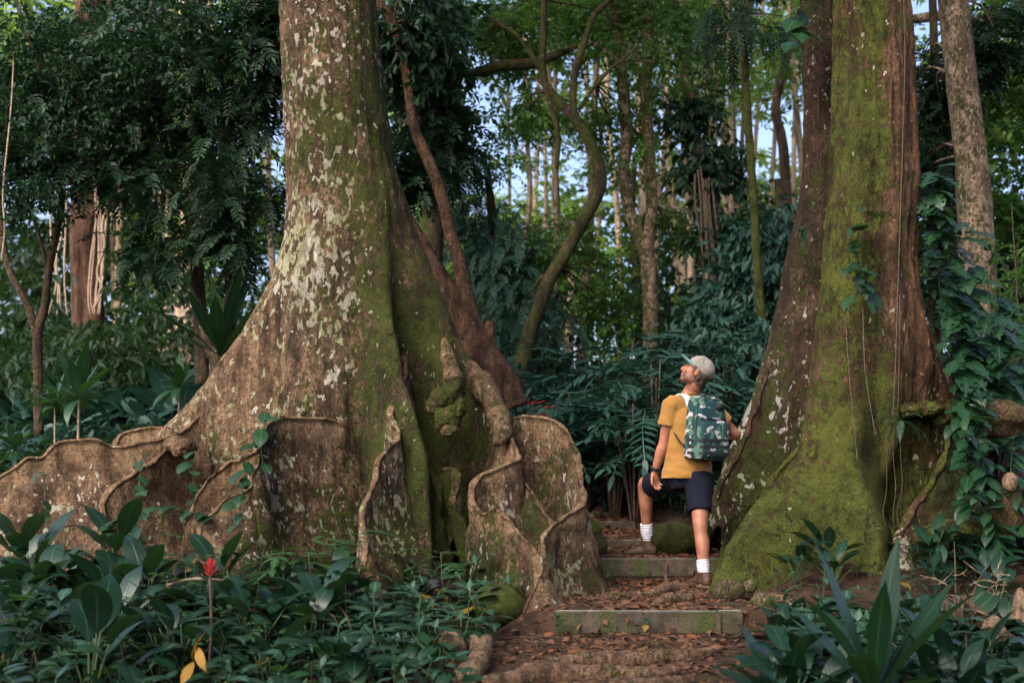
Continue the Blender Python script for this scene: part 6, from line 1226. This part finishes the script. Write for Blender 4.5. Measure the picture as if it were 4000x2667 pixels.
# ---- socks, boots
def sock(a_, k_, nm='sock', hgt=.15):
    d = (k_-a_)/np.linalg.norm(k_-a_); b = MB(); z = np.linspace(.015, hgt, 26); r = .042+.004*np.sin(np.arange(26)*1.9)*(z > .02)+.0055*sm(.02, .12, z)
    loft(b, [a_+d*t for t in z], r, r*1.05, (1, 0, 0), 30, 90); o = b.obj(nm, M['sock'], man); return o
sock(ankR, kneeR); sock(ankL, kneeL)
def boot(ank, toe, zs, heel_back=.075, L=.2):
    toe = np.asarray(toe, float); toe[2] = 0; toe /= np.linalg.norm(toe); side = np.cross(toe, UP); g = A(ank[0], ank[1], zs)
    bt = thing('tmp', man.location, '', ''); bpy.data.objects.remove(bt)
    b = MB(); loft(b, [ank+A(0, 0, .045), ank+A(0, 0, .01), ank+A(0, 0, -.03), g+A(0, 0, .085), g+A(0, 0, .05)-toe*.01], [.049, .047, .046, .046, .045], [.056, .055, .057, .064, .07], side, 22)
    loft(b, [g-toe*heel_back+UP*.05, g-toe*(heel_back-.03)+UP*.052, g+UP*.055, g+toe*.06+UP*.052, g+toe*.12+UP*.04, g+toe*(L-.04)+UP*.033, g+toe*L+UP*.028], [.02, .036, .041, .045, .05, .043, .018], [.03, .044, .05, .045, .032, .026, .014], side, 22)
    me, V, N = fuse(b, .0055, 3); V = V+N*((fbm(V*28, 3, 3)-.5)*.008)[:, None]; o = finish(me, V, 'boot', M['boot'], man)
    b = MB(); zz = (-.003, .0, .018, .021); ol = []
    for t in np.linspace(0, 2*math.pi, 40, endpoint=False):
        x = .5*(L+heel_back)*math.cos(t); w_ = (.05 if x > 0 else .043)*np.sign(math.sin(t))*abs(math.sin(t))**.75; ol.append(g+toe*(x+.5*(L-heel_back))+side*w_)
    ol = np.array(ol); cen = ol.mean(0); W = np.concatenate([(ol-cen)*s+cen+UP*z for z, s in zip(zz, (.94, .99, 1.0, .96))]); W = np.vstack([W, cen+UP*zz[0], cen+UP*zz[3]])
    i = np.arange(3)[:, None]*40; j = np.arange(40)[None]; j2 = (j+1) % 40; jj = np.arange(40)
    b.add(W, np.stack([i+j, i+j2, i+40+j2, i+40+j], -1).reshape(-1, 4), np.vstack([np.c_[(jj+1) % 40, jj, np.full(40, 160)], np.c_[120+jj, 120+(jj+1) % 40, np.full(40, 161)]])); b.obj('boot_sole', M['sole'], o, origin=np.array(man.location))
    b = MB()
    for k in range(5):
        c = g+toe*(.05+.016*k)+UP*(.098-.0115*k); tube(b, [c-side*.02, c+UP*.006, c+side*.02], .003, 5, 10)
    b.obj('lace', M['sole'], o, origin=np.array(man.location))
boot(ankR+A(0, 0, .015), FW*.9+A(-.0, .2, 0), zR+.006); boot(ankL+A(0, 0, .0), A(-.93, .36, 0), zL+.006)
# ---- watch
d = (elL-wrL)/np.linalg.norm(elL-wrL); b = MB(); loft(b, [wrL+d*.012, wrL+d*.016, wrL+d*.034, wrL+d*.038], [.028, .034, .034, .029], [.03, .036, .036, .031], A(1, 0, 0), 24, 16); wt = b.obj('watch', M['watch'], man)
b = MB(); c = wrL+d*.025+A(-.033, -.012, 0); box(b, c-A(.006, .017, .018), c+A(.006, .017, .018), .004); b.obj('watch_case', M['watch'], wt, origin=np.array(man.location))
# ---- backpack
bc = A(1.49, 9.885, 1.04)
pk = thing('backpack', bc, 'green camouflage backpack with black webbing bands worn on the back of the hiker', 'backpack'); pk.rotation_euler = (math.radians(3), 0, YAW)
def lobj(b, name, mat, parent=pk, smooth=True):
    o = bpy.data.objects.new(name, b.mesh(name, mat, smooth)); C.objects.link(o); o.parent = parent; return o
def rbox(b, lv, seg=56, ex=5.0):
    "superellipse levels (z, cx, cy, half width, half depth)"
    lv = cr(np.array(lv, float), len(lv)*6); th = np.arange(seg)*2*math.pi/seg; c, d = np.cos(th), np.sin(th); c = np.sign(c)*abs(c)**(2/ex); d = np.sign(d)*abs(d)**(2/ex); n = len(lv)
    V = np.stack([lv[:, 1, None]+lv[:, 3, None]*c, lv[:, 2, None]+lv[:, 4, None]*d, np.repeat(lv[:, 0, None], seg, 1)], -1)
    V = V+(fbm(V*14, 3, 2)[..., None]-.5)*.008
    V = np.vstack([V.reshape(-1, 3), [[lv[0, 1], lv[0, 2], lv[0, 0]], [lv[-1, 1], lv[-1, 2], lv[-1, 0]]]]); i = np.arange(n-1)[:, None]*seg; j = np.arange(seg)[None]; j2 = (j+1) % seg; jj = np.arange(seg); e = (n-1)*seg
    b.add(V, np.stack([i+j, i+j2, i+seg+j2, i+seg+j], -1).reshape(-1, 4), np.vstack([np.c_[(jj+1) % seg, jj, np.full(seg, n*seg)], np.c_[e+jj, e+(jj+1) % seg, np.full(seg, n*seg+1)]]))
b = MB(); rbox(b, [(0, 0, 0, .11, .07), (.006, 0, 0, .135, .095), (.03, 0, 0, .148, .108), (.15, 0, 0, .148, .108), (.32, 0, .008, .14, .095), (.43, 0, .018, .13, .08), (.475, 0, .028, .112, .06), (.492, 0, .034, .08, .035), (.497, 0, .035, .04, .015)]); lobj(b, 'main_bag', M['camo'])
b = MB(); rbox(b, [(.02, 0, -.1, .1, .012), (.028, 0, -.1, .122, .03), (.05, 0, -.1, .13, .036), (.2, 0, -.097, .13, .036), (.27, 0, -.09, .126, .03), (.3, 0, -.085, .118, .018), (.306, 0, -.083, .09, .006)], ex=6); lobj(b, 'front_pocket', M['camo'])
b = MB(); rbox(b, [(.31, 0, -.07, .1, .014), (.316, 0, -.07, .118, .024), (.33, 0, -.068, .122, .027), (.42, 0, -.055, .112, .024), (.455, 0, -.045, .1, .016), (.46, 0, -.044, .07, .005)], ex=6); lobj(b, 'top_pocket', M['camo'])
for z in (.055, .105, .155):
    b = MB(); th = np.linspace(-math.pi, 0, 40)
    def ring(z_, o_): return [[(.132+o_)*np.sign(math.cos(t))*abs(math.cos(t))**.34, -.098+(.038+o_)*-abs(math.sin(t))**.34, z_] for t in th]
    W = np.array(ring(z-.011, .0035)+ring(z+.011, .0035)); n_ = 40; i = np.arange(n_-1); b.add(W, np.stack([i, i+1, n_+i+1, n_+i], 1)); W2 = np.array(ring(z-.011, .001)+ring(z+.011, .001)); b.add(W2, np.stack([i, n_+i, n_+i+1, i+1], 1)); lobj(b, 'webbing_band', M['black'], smooth=True)
    b = MB(); box(b, A(-.1525, -.045, z-.011), A(-.1475, .03, z+.011), .001); lobj(b, 'side_band', M['black'])
b = MB(); box(b, A(.02, -.098, .385), A(.095, -.074, .435), .003); o = lobj(b, 'patch', M['black']); 
for z, dp, hw in ((.308, -.101, .12), (.464, -.06, .09)):
    b = MB(); tube(b, [[-hw, dp+.035, z-.012], [-hw*.8, dp, z], [0, dp-.006, z+.004], [hw*.8, dp, z], [hw, dp+.035, z-.012]], .0035, 6, 40); lobj(b, 'zip', M['black'])
b = MB(); tube(b, [[-.143, -.06, .02], [-.145, -.066, .2], [-.133, -.058, .36], [-.1, -.03, .47], [0, -.015, .5], [.1, -.03, .47], [.133, -.058, .36], [.145, -.066, .2], [.143, -.06, .02]], .004, 6, 90); lobj(b, 'main_zip', M['black'])
b = MB(); tube(b, [[-.05, .07, .475], [-.03, .055, .515], [.03, .055, .515], [.05, .07, .475]], .009, 8, 30, flat=.5); lobj(b, 'grab_handle', M['black'])
# straps follow the shoulders (world points made local by the pack's own transform)
def strapw(b, pts, w_, th_, n=50):
    Rm = np.array(pk.rotation_euler.to_matrix()); p = (np.asarray(pts)-bc)@Rm; loft(b, p, np.broadcast_to(w_, len(p)), np.broadcast_to(th_, len(p)), A(1, 0, 0), 14, n, 3)
for s_, sg in ((shL, -1), (shR, 1)):
    m_ = nb*.5+s_*.5
    pts = [m_-FW*.12+UP*-.055, m_-FW*.085+UP*.012, m_-FW*.03+UP*.045, m_+FW*.05+UP*.03, m_+FW*.125+UP*-.06, m_+FW*.15+UP*-.18, s_+FW*.12-RT*.0*sg+UP*-.30]
    b = MB(); strapw(b, pts, .031, .008); so = lobj(b, 'shoulder_strap', M['lilac'])
    b = MB(); strapw(b, [q+UP*-.0+RT*.022*sg*-1 for q in np.array(pts[:3])-A(0, 0, .004)], .02, .009, 30); lobj(b, 'strap_lining', M['black'], so)
    if sg < 0:
        b = MB(); strapw(b, [P(2622, 1668, 9.97), P(2640, 1700, 9.9), P(2660, 1730, 9.86), P(2684, 1752, 9.86)], .009, .003, 30); lobj(b, 'lower_strap', M['black'], so)
# ================================================================ light, sky, camera
w = bpy.data.worlds.new('World'); bpy.context.scene.world = w; w.use_nodes = True
nt = w.node_tree; nt.nodes.clear()
SUN_EL, SUN_AZ = math.radians(SEL), math.radians(SAZ)     # soft hazy light from high over the viewer's left shoulder
sd = Vector((math.sin(SUN_AZ)*math.cos(SUN_EL), -math.cos(SUN_AZ)*math.cos(SUN_EL), math.sin(SUN_EL)))
sky = nt.nodes.new('ShaderNodeTexSky'); sky.sky_type = 'NISHITA'; sky.sun_disc = False
sky.sun_elevation = SUN_EL; sky.sun_rotation = math.pi-SUN_AZ; sky.air_density = .6; sky.dust_density = 6.0; sky.ozone_density = 1.0
bg = nt.nodes.new('ShaderNodeBackground'); bg.inputs[1].default_value = SKY
out = nt.nodes.new('ShaderNodeOutputWorld'); nt.links.new(sky.outputs[0], bg.inputs[0]); nt.links.new(bg.outputs[0], out.inputs[0])
l = bpy.data.lights.new('sun', 'SUN'); l.energy = SUN; l.angle = math.radians(SANG); l.color = (1, .98, .95)
lo = bpy.data.objects.new('sun', l); C.objects.link(lo); lo.rotation_euler = sd.to_track_quat('Z', 'Y').to_euler()
cd = bpy.data.cameras.new('camera'); cam = bpy.data.objects.new('camera', cd); C.objects.link(cam)
cam.location = (0, 0, ZC); cam.rotation_euler = (math.pi/2, 0, 0)
cd.sensor_width = 36; cd.lens = F_PX/4000*36; cd.shift_y = (HZ-1333.5)/4000; cd.clip_end = 600; cd.clip_start = .1
cd.dof.use_dof = True; cd.dof.focus_distance = 10.0; cd.dof.aperture_fstop = 1.8
sc = bpy.context.scene; sc.camera = cam
sc.view_settings.view_transform = 'Standard'; sc.view_settings.look = 'None'; sc.view_settings.gamma = 1
sc.view_settings.exposure = EXPO
sc.render.engine = 'CYCLES'
cy = sc.cycles; cy.use_denoising = True; cy.max_bounces = 6; cy.diffuse_bounces = 3; cy.glossy_bounces = 2; cy.transmission_bounces = 4; cy.transparent_max_bounces = 4
cy.caustics_reflective = False; cy.caustics_refractive = False; cy.sample_clamp_indirect = 4
